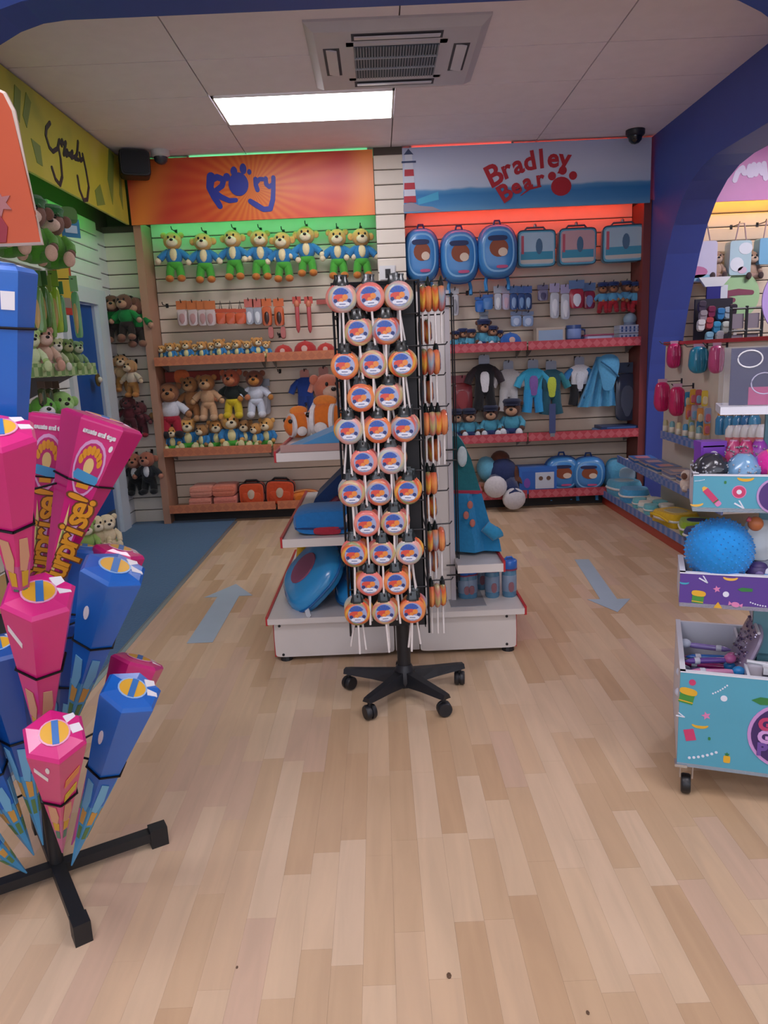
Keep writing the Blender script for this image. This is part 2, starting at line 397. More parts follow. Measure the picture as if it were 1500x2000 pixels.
# jungle sign along the left wall
def jungle(N, L, tc):
    n = N.new('ShaderNodeTexNoise'); n.inputs['Scale'].default_value = 2.2; n.inputs['Detail'].default_value = 2; L.new(tc.outputs['Object'], n.inputs['Vector'])
    r = ramp(N, [(.3, '#8f9a3a'), (.45, '#b7b53f'), (.6, '#bdb83a'), (.75, '#c9bf55')]); L.new(n.outputs['Fac'], r.inputs[0]); return r.outputs[0]
XF = -2.03
t = thing('fascia_sign', 'yellow green jungle fascia sign lettered Greedy along left wall', 'sign', (XF, 5.2, (FZ0+FZ1)/2), PI/2)
part('board', MB().b2((-1.75, 0, -ONE/2), (1.38, .02, ONE/2)), ramp_mat('jungle_print', jungle, .4), t)
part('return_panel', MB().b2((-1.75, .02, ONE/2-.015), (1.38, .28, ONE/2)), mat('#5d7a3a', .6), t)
GP = lambda px, py: ((onx(px, py, XF)-Vector((XF, 5.2, 0)))[1], onx(px, py, XF)[2]-(FZ0+FZ1)/2)
BK = mat('#20242c', .4)
for pts in ([(97, 240), (90, 250), (89, 265), (96, 288), (103, 296), (112, 290), (115, 275)], [(113, 284), (118, 310), (121, 345), (117, 361), (108, 350), (101, 328)],
            [(116, 274), (120, 284), (121, 274), (125, 283), (128, 278), (124, 302)], [(126, 300), (131, 294), (129, 304), (135, 300)], [(136, 304), (141, 296), (139, 308), (146, 306)], [(152, 277), (150, 300), (146, 310), (153, 312)], [(155, 300), (157, 314), (161, 310)], [(161, 302), (167, 330), (173, 365), (170, 390), (163, 391), (155, 370), (151, 345)]):
    part('letter', MB().stroke([GP(*p) for p in pts], .028, 0, .004, n=8), BK, t)
LF = mat('#71873a', .5)
for pts in ([(50, 180), (60, 200), (52, 250), (44, 225)], [(60, 270), (78, 285), (83, 325), (72, 318)], [(28, 165), (40, 178), (38, 240), (26, 210)], [(232, 300), (236, 330), (240, 410), (233, 380)], [(212, 290), (222, 305), (220, 400), (210, 350)], [(185, 372), (195, 360), (205, 400), (190, 402)]):
    part('printed_leaf', MB().plate([GP(*p) for p in pts], 0, .003), LF, t)
# LED strips of the fascias ------------------------------------------------------------------
def strip(name, label, lo, hi, hexc, s, extra=None):
    t = thing(name, label, 'light', [(a+b)/2 for a, b in zip(lo, hi)])
    d = [b-a for a, b in zip(lo, hi)]
    part('led_tube', MB().box((0, 0, 0), d), emit('led_'+hexc[1:], hexc, s), t)
    k = max(range(3), key=lambda i: d[i])
    e = [q/2+.004 for q in d]; e[k] = .008
    c = [0, 0, 0]
    for sg in (-1, 1):
        c[k] = sg*d[k]/2
        part('clip', MB().box(tuple(c), [2*q for q in e]), mat('#888888', .4), t)
strip('led_strip', 'green light strip glowing under the orange sunburst sign', (-1.94, 6.72, 2.64), (.03, 6.735, 2.655), '#50ffa0', 15)
strip('led_strip', 'red light strip glowing under the seaside sign', (.33, 6.72, 2.64), (2.30, 6.735, 2.655), '#ff4826', 24)
strip('led_strip', 'green light strip glowing under the jungle sign', (-2.065, 3.55, 2.622), (-2.05, 6.5, 2.637), '#40ff50', 9)
strip('led_strip', 'green light strip between the sunburst sign and the ceiling', (-1.5, 6.63, 3.104), (.0, 6.65, 3.112), '#90ffb8', .8)
strip('led_strip', 'red light strip between the seaside sign and the ceiling', (.35, 6.63, 3.104), (1.2, 6.65, 3.112), '#ff7060', .8)
# ceiling panel lamp, air conditioner ---------------------------------------------------------
def lamp(label, x0, x1, y0, y1, s):
    t = thing('ceiling_light', label, 'light', ((x0+x1)/2, (y0+y1)/2, CEIL))
    a, b = (x1-x0)/2, (y1-y0)/2
    part('diffuser', MB().b2((-a+.012, -b+.012, -.006), (a-.012, b-.012, .004)), emit('panel_%g' % s, '#fbf6ff', s), t)
    part('lamp_frame', MB().b2((-a, -b, -.01), (a, -b+.014, .006)).b2((-a, b-.014, -.01), (a, b, .006)).b2((-a, -b, -.01), (-a+.014, b, .006)).b2((a-.014, -b, -.01), (a, b, .006)), mat('#e8e4e0', .5), t)
lamp('bright white rectangular panel light set in the ceiling tiles', -1.01, .19, 5.275, 5.855, PANEL)
lamp('panel light in the ceiling behind the viewpoint on the left', -1.6, -.4, .6, 1.2, PANEL*1.15)
lamp('panel light in the ceiling behind the viewpoint on the right', .7, 1.9, .6, 1.2, PANEL*1.15)
lamp('panel light in the ceiling by the shop entrance', -.6, .6, -1.6, -1.0, PANEL*1.15)
lamp('panel light in the ceiling of the room beyond the arch', 3.2, 4.4, 5.0, 5.6, PANEL*1.9)
t = thing('air_conditioner', 'white square ceiling air conditioner with dark grille', 'air conditioner', (.18, 4.70, CEIL))
AW = mat('#c9c8d0', .45)
hw, hd = .49, .47
part('cover', MB().rings([[(-hw, -hd, 0), (hw, -hd, 0), (hw, hd, 0), (-hw, hd, 0)], [(-hw, -hd, -.012), (hw, -hd, -.012), (hw, hd, -.012), (-hw, hd, -.012)], [(-hw+.05, -hd+.05, -.045), (hw-.05, -hd+.05, -.045), (hw-.05, hd-.05, -.045), (-hw+.05, hd-.05, -.045)]]), AW, t)
gr = part('grille', MB().b2((-.235, -.24, -.052), (.235, .22, -.044)), mat('#3d4a58', .6), t)
mb = MB()
for i in range(30): mb.b2((-.23+.46*i/29-.003, -.235, -.058), (-.23+.46*i/29+.003, .215, -.052))
tag(part('grille_bars', mb, mat('#8b93a0', .5), gr), kind='stuff')
for yy in (-.09, .065): part('grille_rib', MB().b2((-.235, yy-.005, -.061), (.235, yy+.005, -.052)), mat('#a9b0ba', .5), gr)
part('grille_surround', MB().b2((-.275, -.28, -.05), (-.235, .26, -.04)).b2((.235, -.28, -.05), (.275, .26, -.04)).b2((-.275, -.28, -.05), (.275, -.24, -.04)).b2((-.275, .22, -.05), (.275, .26, -.04)), AW, t)
for (cx, cy, dx, dy) in ((0, -.345, .46, .06), (0, .335, .46, .06), (-.36, -.02, .06, .36), (.36, -.02, .06, .36)):
    lv = part('louvre', MB().box((cx, cy, -.05), (dx, dy, .006), 0, R=Matrix.Rotation(.18 if dy < dx else 0, 3, 'X') @ Matrix.Rotation(.18 if dx < dy else 0, 3, 'Y')), mat('#d5d4dc', .4), t)
    part('louvre_slot', MB().box((cx, cy, -.0455), (dx+.03, dy+.03, .002)), mat('#4a4c55', .7), lv)
# speaker and cameras
t = thing('loudspeaker', 'black wall loudspeaker in the corner above the signs', 'speaker', tuple(at(263, 322, 6.4)), .35)
part('speaker_box', MB().loft(sup(.235, .20, 7), [(.96, -.09), (1, -.08), (1, .07), (.95, .085)]), mat('#14161a', .5), t)
part('speaker_grille', MB().loft(sup(.205, .17, 7), [(1, .084), (.98, .09)]), mat('#1f2228', .8), t)
part('bracket', MB().b2((-.02, .08, -.03), (.02, .2, .03)), mat('#222222', .5), t)
for (px, py, hx, lab, c2) in ((312, 297, '#cfcfd2', 'small white dome camera on the ceiling by the speaker', '#3a3f48'), (1241, 262, '#23262e', 'dark dome camera on the ceiling in the back corner', '#15171c')):
    p = at(px, py-9, 6.45); p.z = CEIL
    t = thing('dome_camera', lab, 'camera', tuple(p))
    part('housing', MB().lathe([(0, 0), (.075, 0), (.075, -.035), (.06, -.05), (0, -.05)]), mat(hx, .4), t, True)
    part('dome', MB().lathe([(.056, -.05), (.05, -.08), (.03, -.1), (0, -.108)]), mat(c2, .15, 'glossy'), t, True)
# front arch the picture is taken through ----------------------------------------------------
BL = mat('#34509c', .5)
def arch_prof(x0, x1, zt, rx, rz, n=14):
    P = [(x0, 0), (x0, zt-rz)]
    P += [(x0+rx-rx*math.cos(PI/2*i/n), zt-rz+rz*math.sin(PI/2*i/n)) for i in range(1, n+1)]
    P += [(x1-rx+rx*math.sin(PI/2*i/n), zt-rz+rz*math.cos(PI/2*i/n)) for i in range(0, n+1)]
    P += [(x1, 0)]
    return P
def arch_wall(P, xa, xb, top, y0, y1, axis='Y'):
    """a wall with an arched opening: strips from the opening's outline to the wall's outer edge"""
    mb = MB(); O = []
    for (a, b) in P:
        if b >= P[1][1]-1e-6 and not (a <= P[1][0] or a >= P[-2][0]): O.append((a, top))
        elif a <= (P[0][0]+P[-1][0])/2: O.append((xa, b))
        else: O.append((xb, b))
    f = (lambda a, b, y: (a, y, b)) if axis == 'Y' else (lambda a, b, y: (y, a, b))
    for i in range(len(P)-1):
        pa, pb, oa, ob = P[i], P[i+1], O[i], O[i+1]
        poly = [pa, pb, ob, oa]
        if oa[0] == xa and ob[1] == top and ob[0] != xa: poly = [pa, pb, ob, (xa, top), oa]
        if oa[1] == top and ob[0] == xb and oa[0] != xb: poly = [pa, pb, ob, (xb, top), oa]
        mb.rings([[f(a, b, y0) for a, b in poly], [f(a, b, y1) for a, b in poly]])
    return mb
P = arch_prof(-2.15, 2.3, 2.86, .9, 1.5)
struct('wall_front', arch_wall(P, -4, 5.5, CEIL, 3.30, 3.5), BL)
# right wall with its arch
P = [(3.55, 0), (3.62, 1.0), (3.8, 1.9), (4.05, 2.35), (4.35, 2.6), (4.7, 2.675), (5.45, 2.675), (5.66, 2.65), (5.84, 2.59), (6.0, 2.49), (6.15, 2.33), (6.27, 2.13), (6.38, 1.89), (6.46, 1.70), (6.53, 1.48), (6.58, 1.25), (6.61, 1.02), (6.615, .5), (6.615, 0)]
wr = arch_wall(P, 3.5, YB, CEIL, XR, XR+.27, 'X')
struct('wall_right', wr, mat('#4257aa', .5))
struct('wall_shop_sides', MB().b2((-4.1, -2.7, 0), (-4, 3.4, CEIL)).b2((5.4, -2.7, 0), (5.5, 7, CEIL))
    .b2((-4, -2.7, 0), (5.5, -2.6, .5)).b2((-4, -2.7, 2.8), (5.5, -2.6, CEIL)), mat('#b9b4ba', .7))  # unseen rear wall; gap between its bands added to let sky light in
# ================================================================== BAY FURNITURE
UPW = mat('#b3866c', .5); STEEL = mat('#8c8f94', .35, 'metal', .8); BLACK = mat('#17181b', .45)
def ticket(hx1, hx2):
    def b(N, L, tc):
        mp = N.new('ShaderNodeMapping'); mp.inputs['Rotation'].default_value = (0, PI/4, 0); L.new(tc.outputs['Object'], mp.inputs['Vector'])
        ck = N.new('ShaderNodeTexChecker'); ck.inputs['Scale'].default_value = 20
        ck.inputs['Color1'].default_value = lin(hx1); ck.inputs['Color2'].default_value = lin(hx2)
        L.new(mp.outputs[0], ck.inputs['Vector']); return ck.outputs['Color']
    return ramp_mat('ticket_'+hx1[1:], b, .5)
TKO = ticket('#c97a52', '#bd6f4c'); TKR = ticket('#b5404a', '#c46068'); SHW = mat('#b98f74', .5)
for xx, hx, lab in ((-1.985, '#b3866c', 'brown upright at the left end of the orange sign bay'), (2.345, '#7c3a34', 'dark red upright at the blue wall end of the seaside bay')):
    t = thing('bay_upright', lab, 'upright', (xx, 6.79, 0))
    part('panel', MB().b2((-.03, -.15, 0), (.03, .145, 2.62)), mat(hx, .5), t)
    part('edge_band', MB().b2((-.032, -.156, 0), (.032, -.15, 2.62)), mat(hx, .4, 'glossy'), t)
def shelf(label, x0, x1, z, tk, deep=.30):
    t = thing('shelf', label, 'shelf', ((x0+x1)/2, 6.92, z))
    h_ = (x1-x0)/2
    part('shelf_board', MB().b2((-h_, -deep, -.03), (h_, 0, 0)), SHW, t)
    part('ticket_strip', MB().b2((-h_, -deep-.008, -.035), (h_, -deep, .04)), tk, t)
    for s in (-1, 1): part('bracket', MB().rings([[(s*(h_-.04)+d, -.02, -.031), (s*(h_-.04)+d, -deep+.05, -.031), (s*(h_-.04)+d, -.02, -.10)] for d in (-.004, .004)]), STEEL, t)
    return t
Z1, Z2, Z3 = 1.455, .655, .135
for z, n in ((Z1, 'upper'), (Z2, 'middle'), (Z3, 'bottom')):
    shelf(f'{n} brown shelf with orange ticket edge, left section under the sunburst sign', -1.95, -.985, z, TKO)
    shelf(f'{n} brown shelf with orange ticket edge, right section under the sunburst sign', -.965, .03, z, TKO)
    shelf(f'{n} shelf with red ticket edge, left section under the seaside sign', .30, 1.31, z, TKR)
    shelf(f'{n} shelf with red ticket edge, right section under the seaside sign', 1.325, 2.31, z, TKR)
struct('baseboard_back', MB().b2((-1.95, 6.75, 0), (.04, 6.92, .09)).b2((.28, 6.75, 0), (2.31, 6.92, .09)), mat('#2a2624', .7))
HOOK = lambda: MB().tube([(0, .02, 0), (0, -.14, 0), (0, -.16, .02)], .004, n=6).b2((-.012, .0, -.02), (.012, .008, .02))
def hook(x, z, y=6.925, par=None, rz=0):
    return obj('hook', cmesh('hook', HOOK, [BLACK]), par or wb, (x, y, z), (0, 0, rz))
t = thing('light_switch', 'small white box with a dark slot on the slatted pillar', 'switch', tuple(at(757, 533, 6.60)))
part('housing', MB().b2((-.07, 0, -.06), (.07, .012, .06)).b2((-.062, -.02, -.055), (.062, 0, .055)), mat('#d8d8d8', .4), t)
part('slot', MB().b2((-.02, -.024, -.045), (.025, -.02, .03)), BLACK, t)
# ================================================================== SOFT TOYS
def fab(h): return mat(h, .9, 'fabric')
EYE_M = mat('#101010', .25)
def ep(*ells):
    mb = MB()
    for c, r in ells: mb.ell(c, r, 0, 12, 8)
    return mb
def head_parts(t, hz, hr, fur, muz, ear, hat, fwd_=.0):
    y = -fwd_
    obj('head', cmesh(('head', hz, hr), lambda: ep(((0, y, hz), (hr*1.05, hr*.95, hr))), [fab(fur)], 'all'), t)
    for s in (-1, 1):
        if ear == 'round': f = lambda s=s: ep(((s*hr*.95, y+.02, hz+hr*.62), (hr*.36, hr*.2, hr*.36)))
        elif ear == 'side': f = lambda s=s: ep(((s*hr*1.15, y+.02, hz+hr*.1), (hr*.38, hr*.18, hr*.42)))
        else: f = lambda s=s: ep(((s*hr*.95, y, hz-hr*.1), (hr*.25, hr*.3, hr*.6)))
        obj('ear', cmesh(('ear', ear, hz, hr, s), f, [fab(fur)], 'all'), t)
        obj('eye', cmesh(('eye', hz, hr, s), lambda s=s: ep(((s*hr*.36, y-hr*.83, hz+hr*.32), (hr*.12, hr*.1, hr*.15))), [EYE_M], 'all'), t)
    obj('muzzle', cmesh(('muzzle', hz, hr), lambda: ep(((0, y-hr*.78, hz-hr*.25), (hr*.66, hr*.42, hr*.48))), [fab(muz)], 'all'), t)
    obj('nose', cmesh(('nose', hz, hr), lambda: ep(((0, y-hr*1.2, hz-hr*.02), (hr*.2, hr*.12, hr*.15))), [EYE_M], 'all'), t)
    if hat:
        obj('cap', cmesh(('cap', hz, hr), lambda: MB().lathe([(hr*1.0, hz+hr*.35), (hr*1.0, hz+hr*.62), (hr*1.12, hz+hr*.85), (hr*.9, hz+hr*1.12), (0, hz+hr*1.18)], 0, 14, (0, y, 0)).rings([[(x, yy-hr*.55+y, hz+hr*.42+d) for x, yy in ((-hr*.75, 0), (-hr*.5, -hr*.7), (hr*.5, -hr*.7), (hr*.75, 0))] for d in (0, hr*.1)]), [fab(hat)], True), t)
def plush(label, loc, h, pose='hang', fur='#d9a55c', muz='#ead9b4', shirt='#2f7fb8', pants='#4aa838', feet='#c9792f', belly=None, hat=None, ear='round', rz=0, group=None, name='soft_toy', cat='soft toy', headless=False):
    t = thing(name, label, cat, loc, rz, group, h)
    if pose == 'hang':
        if not headless: head_parts(t, .79, .175, fur, muz, ear, hat, .02)
        obj('shirt', cmesh('shirt_h', lambda: ep(((0, 0, .5), (.17, .13, .18))), [fab(shirt)], 'all'), t)
        if belly: obj('bib', cmesh('bib_h', lambda: ep(((0, -.075, .52), (.085, .075, .13))), [fab(belly)], 'all'), t)
        for s in (-1, 1):
            obj('sleeve', cmesh(('sleeve', s), lambda s=s: MB().tube([(s*.1, 0, .6), (s*.2, -.01, .53), (s*.28, -.03, .45)], .065, rr=[.06, .07, .07]), [fab(shirt)], True), t)
            obj('paw', cmesh(('paw', s), lambda s=s: ep(((s*.31, -.05, .41), (.06, .06, .06))), [fab(muz)], 'all'), t)
            obj('foot', cmesh(('foot', s), lambda s=s: ep(((s*.115, -.07, .07), (.085, .11, .07))), [fab(feet)], 'all'), t)
        obj('trousers', cmesh('trousers_h', lambda: MB().ell((0, 0, .34), (.155, .115, .1), 0, 12, 8).tube([(-.075, 0, .33), (-.1, -.02, .2), (-.11, -.03, .1)], .08, rr=[.085, .085, .08]).tube([(.075, 0, .33), (.1, -.02, .2), (.11, -.03, .1)], .08, rr=[.085, .085, .08]), [fab(pants)], True), t)
    else:
        head_parts(t, .74, .235, fur, muz, ear, hat, .04)
        obj('shirt', cmesh('shirt_s', lambda: ep(((0, 0, .35), (.235, .19, .26))), [fab(shirt)], 'all'), t)
        if belly: obj('bib', cmesh('bib_s', lambda: ep(((0, -.115, .36), (.13, .1, .18))), [fab(belly)], 'all'), t)
        obj('trousers', cmesh('trousers_s', lambda: MB().ell((0, 0, .15), (.235, .2, .15), 0, 12, 8).tube([(-.11, -.08, .1), (-.2, -.28, .09)], .09).tube([(.11, -.08, .1), (.2, -.28, .09)], .09), [fab(pants)], True), t)
        for s in (-1, 1):
            obj('arm', cmesh(('arm_s', s), lambda s=s: MB().tube([(s*.18, 0, .5), (s*.29, -.06, .36), (s*.28, -.16, .26)], .08, rr=[.08, .085, .075]), [fab(shirt)], True), t)
            obj('paw', cmesh(('paw_s', s), lambda s=s: ep(((s*.27, -.19, .23), (.075, .075, .075))), [fab(fur)], 'all'), t)
            obj('foot', cmesh(('foot_s', s), lambda s=s: ep(((s*.21, -.36, .125), (.095, .07, .125))), [fab(feet)], 'all'), t)
    return t
# top row of hanging cubs, left bay
for i, (px, py) in enumerate(((340, 501), (399, 503), (457, 497), (508, 497), (553, 501), (599, 490), (660, 495), (706, 494))):
    p = at(px, py, 6.78); h = .435
    plush(f'cub toy in blue shirt and green trousers, {ORD[i]} in the row under the orange sign', (p.x, 6.78, p.z-h/2), h, belly='#ead9a8', rz=random.uniform(-.3, .3), ear='side' if i % 3 else 'round', group='hanging cubs under the orange sign')
    hook(p.x, p.z+h*.52)
# ---- packets, outfits
def packet(label, px, py, Y, wpx, hpx, head, body, kind='plain', hh=.3, name='packet', cat='packet', group=None, hk=True, par=None, z=None, item=None):
    """header card over a filled pouch hanging from a hook; px,py = centre in the photograph, sizes in its pixels"""
    p = at(px, py, Y); k = p.y/F*1.03; W_, H_ = wpx*k, hpx*k
    t = thing(name, label, cat, (p.x, Y, p.z-H_/2), 0, group)
    part('header_card', MB().plate(rect(W_, H_*hh, (0, H_*(1-hh/2))), .002, .004), mat(head, .4), t)
    part('pouch', MB().loft(sup(W_*.96, H_*(1-hh), 5, 16, (0, H_*(1-hh)/2)), [(.96, -.008), (1, 0), (.97, .012), (.7, .022)]), mat(body, .25 if kind == 'clear' else .45, 'glossy' if kind != 'fabric' else 'fabric'), t, True)
    if item: part('contents', MB().loft(sup(W_*.55, H_*(1-hh)*.6, 2.5, 14, (0, H_*(1-hh)*.48)), [(1, .0), (.95, .024), (.5, .03)]), mat(item, .5), t, True)
    if hk: hook(p.x, p.z+H_*.44)
    return t
for i, px in enumerate((356, 377, 396, 411)): packet(f'clear sachet with pale filling on orange header card, {ORD[i]} along the left peg row', px, 612, 6.80-.012*i, 20, 44, '#c8703a', '#c9b8b4', 'clear', .34, item='#b58a86', group='clear sachets on the left pegs')
for i, px in enumerate((432, 451, 470)):
    t = packet(f'red orange coin purse on dark strap, {ORD[i]} of three beside the clear sachets', px, 618, 6.80-.015*i, 21, 27, '#c34f2c', '#cf5a30', 'plain', .25, 'coin_purse', 'purse', group='coin purses on the left pegs', hk=False)
    part('strap', MB().tube([(-.012, .004, .125), (0, .004, .20), (.012, .004, .125)], .004, n=6), BLACK, t)
for i, px in enumerate((487, 503)): packet(f'silver keyring packet with pink header, {ORD[i]} beside the coin purses', px, 609, 6.80, 17, 45, '#c4685a', '#9fa4ae', 'clear', .32, item='#d8dce0')
for i, px in enumerate((521, 545)):
    t = packet(f'orange card with black figure shaped charm, {ORD[i]} of two on the left pegs', px, 610, 6.80, 19, 48, '#d0662e', '#c85c2a', 'plain', .28, 'charm_card', 'card')
    part('charm', MB().loft(sup(.045, .10, 2.4, 14, (0, .075)), [(1, .018), (.9, .03), (.5, .034)]), mat('#3a1c14', .4), t, True)
for i, px in enumerate((529, 553)):
    p = at(px, 645, 6.80); t = thing('keyring', f'small red keyring hanging below the orange cards, {ORD[i]} of two', 'keyring', (p.x, 6.80, p.z))
    part('ring', MB().tube([(.018*math.cos(a*PI/5), 0, .055+.018*math.sin(a*PI/5)) for a in range(11)], .003, n=6), STEEL, t)
    part('fob', MB().loft(sup(.05, .11, 3, 14, (0, -.02)), [(.9, -.008), (1, 0), (.9, .012)]), mat('#b4584e', .4, 'glossy'), t, True)
for i, px in enumerate((581, 604)):
    p = at(px, 618, 6.80); t = thing('novelty_pen', f'tall red novelty pen on its card, {ORD[i]} of two above the caps', 'pen', (p.x, 6.80, p.z))
    part('pen_barrel', MB().lathe([(0, -.145), (.006, -.14), (.018, -.11), (.02, .08), (0, .085)]), mat('#c8585a', .35, 'glossy'), t, True)
    part('pen_topper', MB().ell((0, 0, .105), (.026, .024, .035)), mat('#d0795a', .5), t, True)
    part('backing_card', MB().plate(rect(.075, .06, (0, .14)), .01, .004), mat('#c04a3a', .4), t)
    hook(p.x, p.z+.15)
p = at(640, 589, 6.85); t = thing('price_sign', 'narrow red price sign above the caps', 'sign', tuple(p)); part('panel', MB().b2((-.10, 0, -.02), (.10, .01, .02)), mat('#a8493c', .4), t); part('holder', MB().b2((-.10, .01, .012), (.10, .06, .022)), STEEL, t)
hook(at(325, 597, 6.9).x, at(325, 597, 6.9).z); hook(at(546, 655, 6.9).x, at(546, 655, 6.9).z)
hook(at(546, 725, 6.9).x, at(546, 725, 6.9).z)
# shelf of small cubs, left
small = [(318, 'sit'), (334, 'sit'), (348, 'sit'), (365, 'sit'), (381, 'sit'), (396, 'sit'), (413, 'sit'), (430, 'sit'), (447, 'sit'), (465, 'sit'), (484, 'sit'), (503, 'sit'), (520, 'sit')]
for i, (px, ps) in enumerate(small):
    p = at(px, 690, 6.74 if i % 2 else 6.80); h = (.15, .17, .16, .185)[i % 4]
    plush(f'little cub soft toy in blue and green, {ORD[i]} along the upper shelf on the left', (p.x, p.y, Z1), h, 'sit', belly='#e8dfa2', fur=('#d9a55c', '#c98f4c')[i % 2], rz=random.uniform(-.5, .5), feet='#e0d8a0', group='little cubs on the upper left shelf')
def cap(label, px, hx, r, z=Z1, Y=6.76):
    p = at(px, 690, Y); t = thing('baseball_cap', label, 'cap', (p.x, Y, z))
    part('crown', MB().lathe([(r, 0), (r*1.0, r*.35), (r*.88, r*.78), (r*.6, r*1.08), (r*.2, r*1.22), (0, r*1.23)], 0, 18), fab(hx), t, True)
    part('peak', MB().rings([[(r*.95*math.cos(a), -r*.25+r*1.1*math.sin(a) if False else -abs(r*math.sin(a))*1.0-r*.35*math.sin(-a), .004+d) for a in [PI+PI*j/10 for j in range(11)]] for d in (0, .012)]), fab(hx), t)
    part('button', MB().ell((0, 0, r*1.23), (r*.1, r*.1, r*.06)), fab(hx), t, True)
    part('badge', MB().loft(circ(r*.26, 12, (0, r*.6)), [(1, r*.80), (1, r*.97), (.9, r*.99)]), mat('#d7b0a0', .5), t, True)
    return t
cap('red baseball cap with pale badge, left of the three on the upper shelf', 554, '#b8322c', .085)
cap('largest red baseball cap with pale badge, middle of the upper shelf caps', 597, '#b02a28', .105)
cap('red baseball cap with pale badge, next to the lollipop rack', 637, '#b8322c', .085)
# row of costumes under the upper left shelf
p = at(376, 735, 6.86); t = thing('hanging_banner', 'dark red banner strip with orange paw behind the costumes', 'banner', tuple(p))
part('cloth_strip', MB().b2((-.25, 0, -.045), (.25, .008, .045)), fab('#8e3a30'), t); part('patch', MB().loft(sup(.14, .13, 3, 16, (-.10, .0)), [(1, 0), (.95, .015), (.7, .02)]), fab('#d06a3a'), t, True)
for i, (px, py, h, kw, lab) in enumerate((
    (333, 800, .52, dict(fur='#8a5a3a', muz='#b07a50', shirt='#d8dbe2', pants='#a81f36', feet='#1c1a20'), 'soft toy in white shirt and crimson shorts at the left upright'),
    (374, 778, .42, dict(fur='#a87444', muz='#c09060', shirt='#a06c40', pants='#9c683c', feet='#c29468'), 'darker tan teddy hanging behind the pale tan one'),
    (406, 775, .43, dict(fur='#a8703c', muz='#c79c70', shirt='#caa078', pants='#caa078', feet='#d2ac86'), 'pale tan teddy hanging with its head bowed'),
    (454, 768, .46, dict(fur='#b0593a', muz='#c07850', shirt='#16211e', pants='#d6bd22', feet='#d6bd22'), 'soft toy in black and white striped top and yellow shorts'),
    (499, 768, .44, dict(fur='#7e4a34', muz='#c4823c', shirt='#d3dae6', pants='#ccd3e0', feet='#d8dce4'), 'soft toy in white suit with orange trim beside the yellow shorts'))):
    p = at(px, py, 6.78 if i not in (1,) else 6.84); plush(lab, (p.x, p.y, p.z-h/2), h, rz=random.uniform(-.25, .25), **kw); hook(p.x, p.z+h*.4)
    if i == 3:
        t = bpy.context.scene.objects[-1]
packet('clear bag of silver costume pieces behind the white suit toy', 515, 775, 6.85, 26, 66, '#7f8790', '#a7abb4', 'clear', .2, item='#c9ccd2')
def outfit(label, px, py, Y, h, top, mid, low, head='#8d97a8', sl=1.0, name='doll_outfit', cat='outfit', panel=None, rz=0.0):
    p = at(px, py, Y); t = thing(name, label, cat, (p.x, Y, p.z-h/2), rz, None, h)
    obj('header_card', cmesh('hcard', lambda: MB().plate(sup(.2, .2, 5, 16, (0, .9)), 0, .012), [mat(head, .4)]), t)
    obj('top', cmesh('otop', lambda: MB().loft([(-.16, .38), (.16, .38), (.17, .6), (.2, .78), (.08, .84), (-.08, .84), (-.2, .78), (-.17, .6)], [(.95, -.06), (1, -.03), (1, .04), (.8, .07)]), [fab(top)], True), t)
    for s in (-1, 1):
        obj('sleeve', cmesh(('osl', s, sl), lambda s=s: MB().tube([(s*.15, 0, .75), (s*.25, -.01, .64), (s*.31*sl, -.02, .5)], .07, rr=[.06, .075, .07]), [fab(mid)], True), t)
        obj('trouser_leg', cmesh(('oleg', s), lambda s=s: MB().tube([(s*.08, 0, .44), (s*.1, -.01, .22), (s*.13, -.02, .02)], .09, rr=[.1, .09, .1]), [fab(low)], True), t)
    if panel: obj('front_panel', cmesh('opanel', lambda: MB().loft(sup(.17, .24, 3, 14, (0, .6)), [(1, .05), (.95, .085), (.7, .092)]), [fab(panel)], True), t)
    hook(p.x, p.z+h*.47)
    return t
outfit('dark blue doll outfit hanging alone beside the lollipop rack', 597, 768, 6.80, .42, '#173a86', '#1b4291', '#143478', '#b06a5a')
outfit('pink doll outfit with round top above the clown fish toys', 634, 765, 6.80, .44, '#d0816a', '#d28a74', '#c9d0e6', '#a86a5a')
# middle shelf of cubs
for i, (px, h, dy) in enumerate(((338, .23, 0), (368, .30, .05), (398, .24, 0), (424, .27, .04), (452, .33, .02), (480, .26, .06), (503, .23, 0), (524, .27, .03))):
    p = at(px, 870, 6.76+dy)
    plush(f'sitting cub toy in blue and green, {ORD[i]} along the middle left shelf', (p.x, 6.78+dy, Z2), h, 'sit', belly='#e8dfa2', fur=('#c98f4c', '#d6a055', '#a87a48')[i % 3], feet='#e0d8a0', rz=random.uniform(-.55, .45), group='sitting cubs on the middle left shelf')
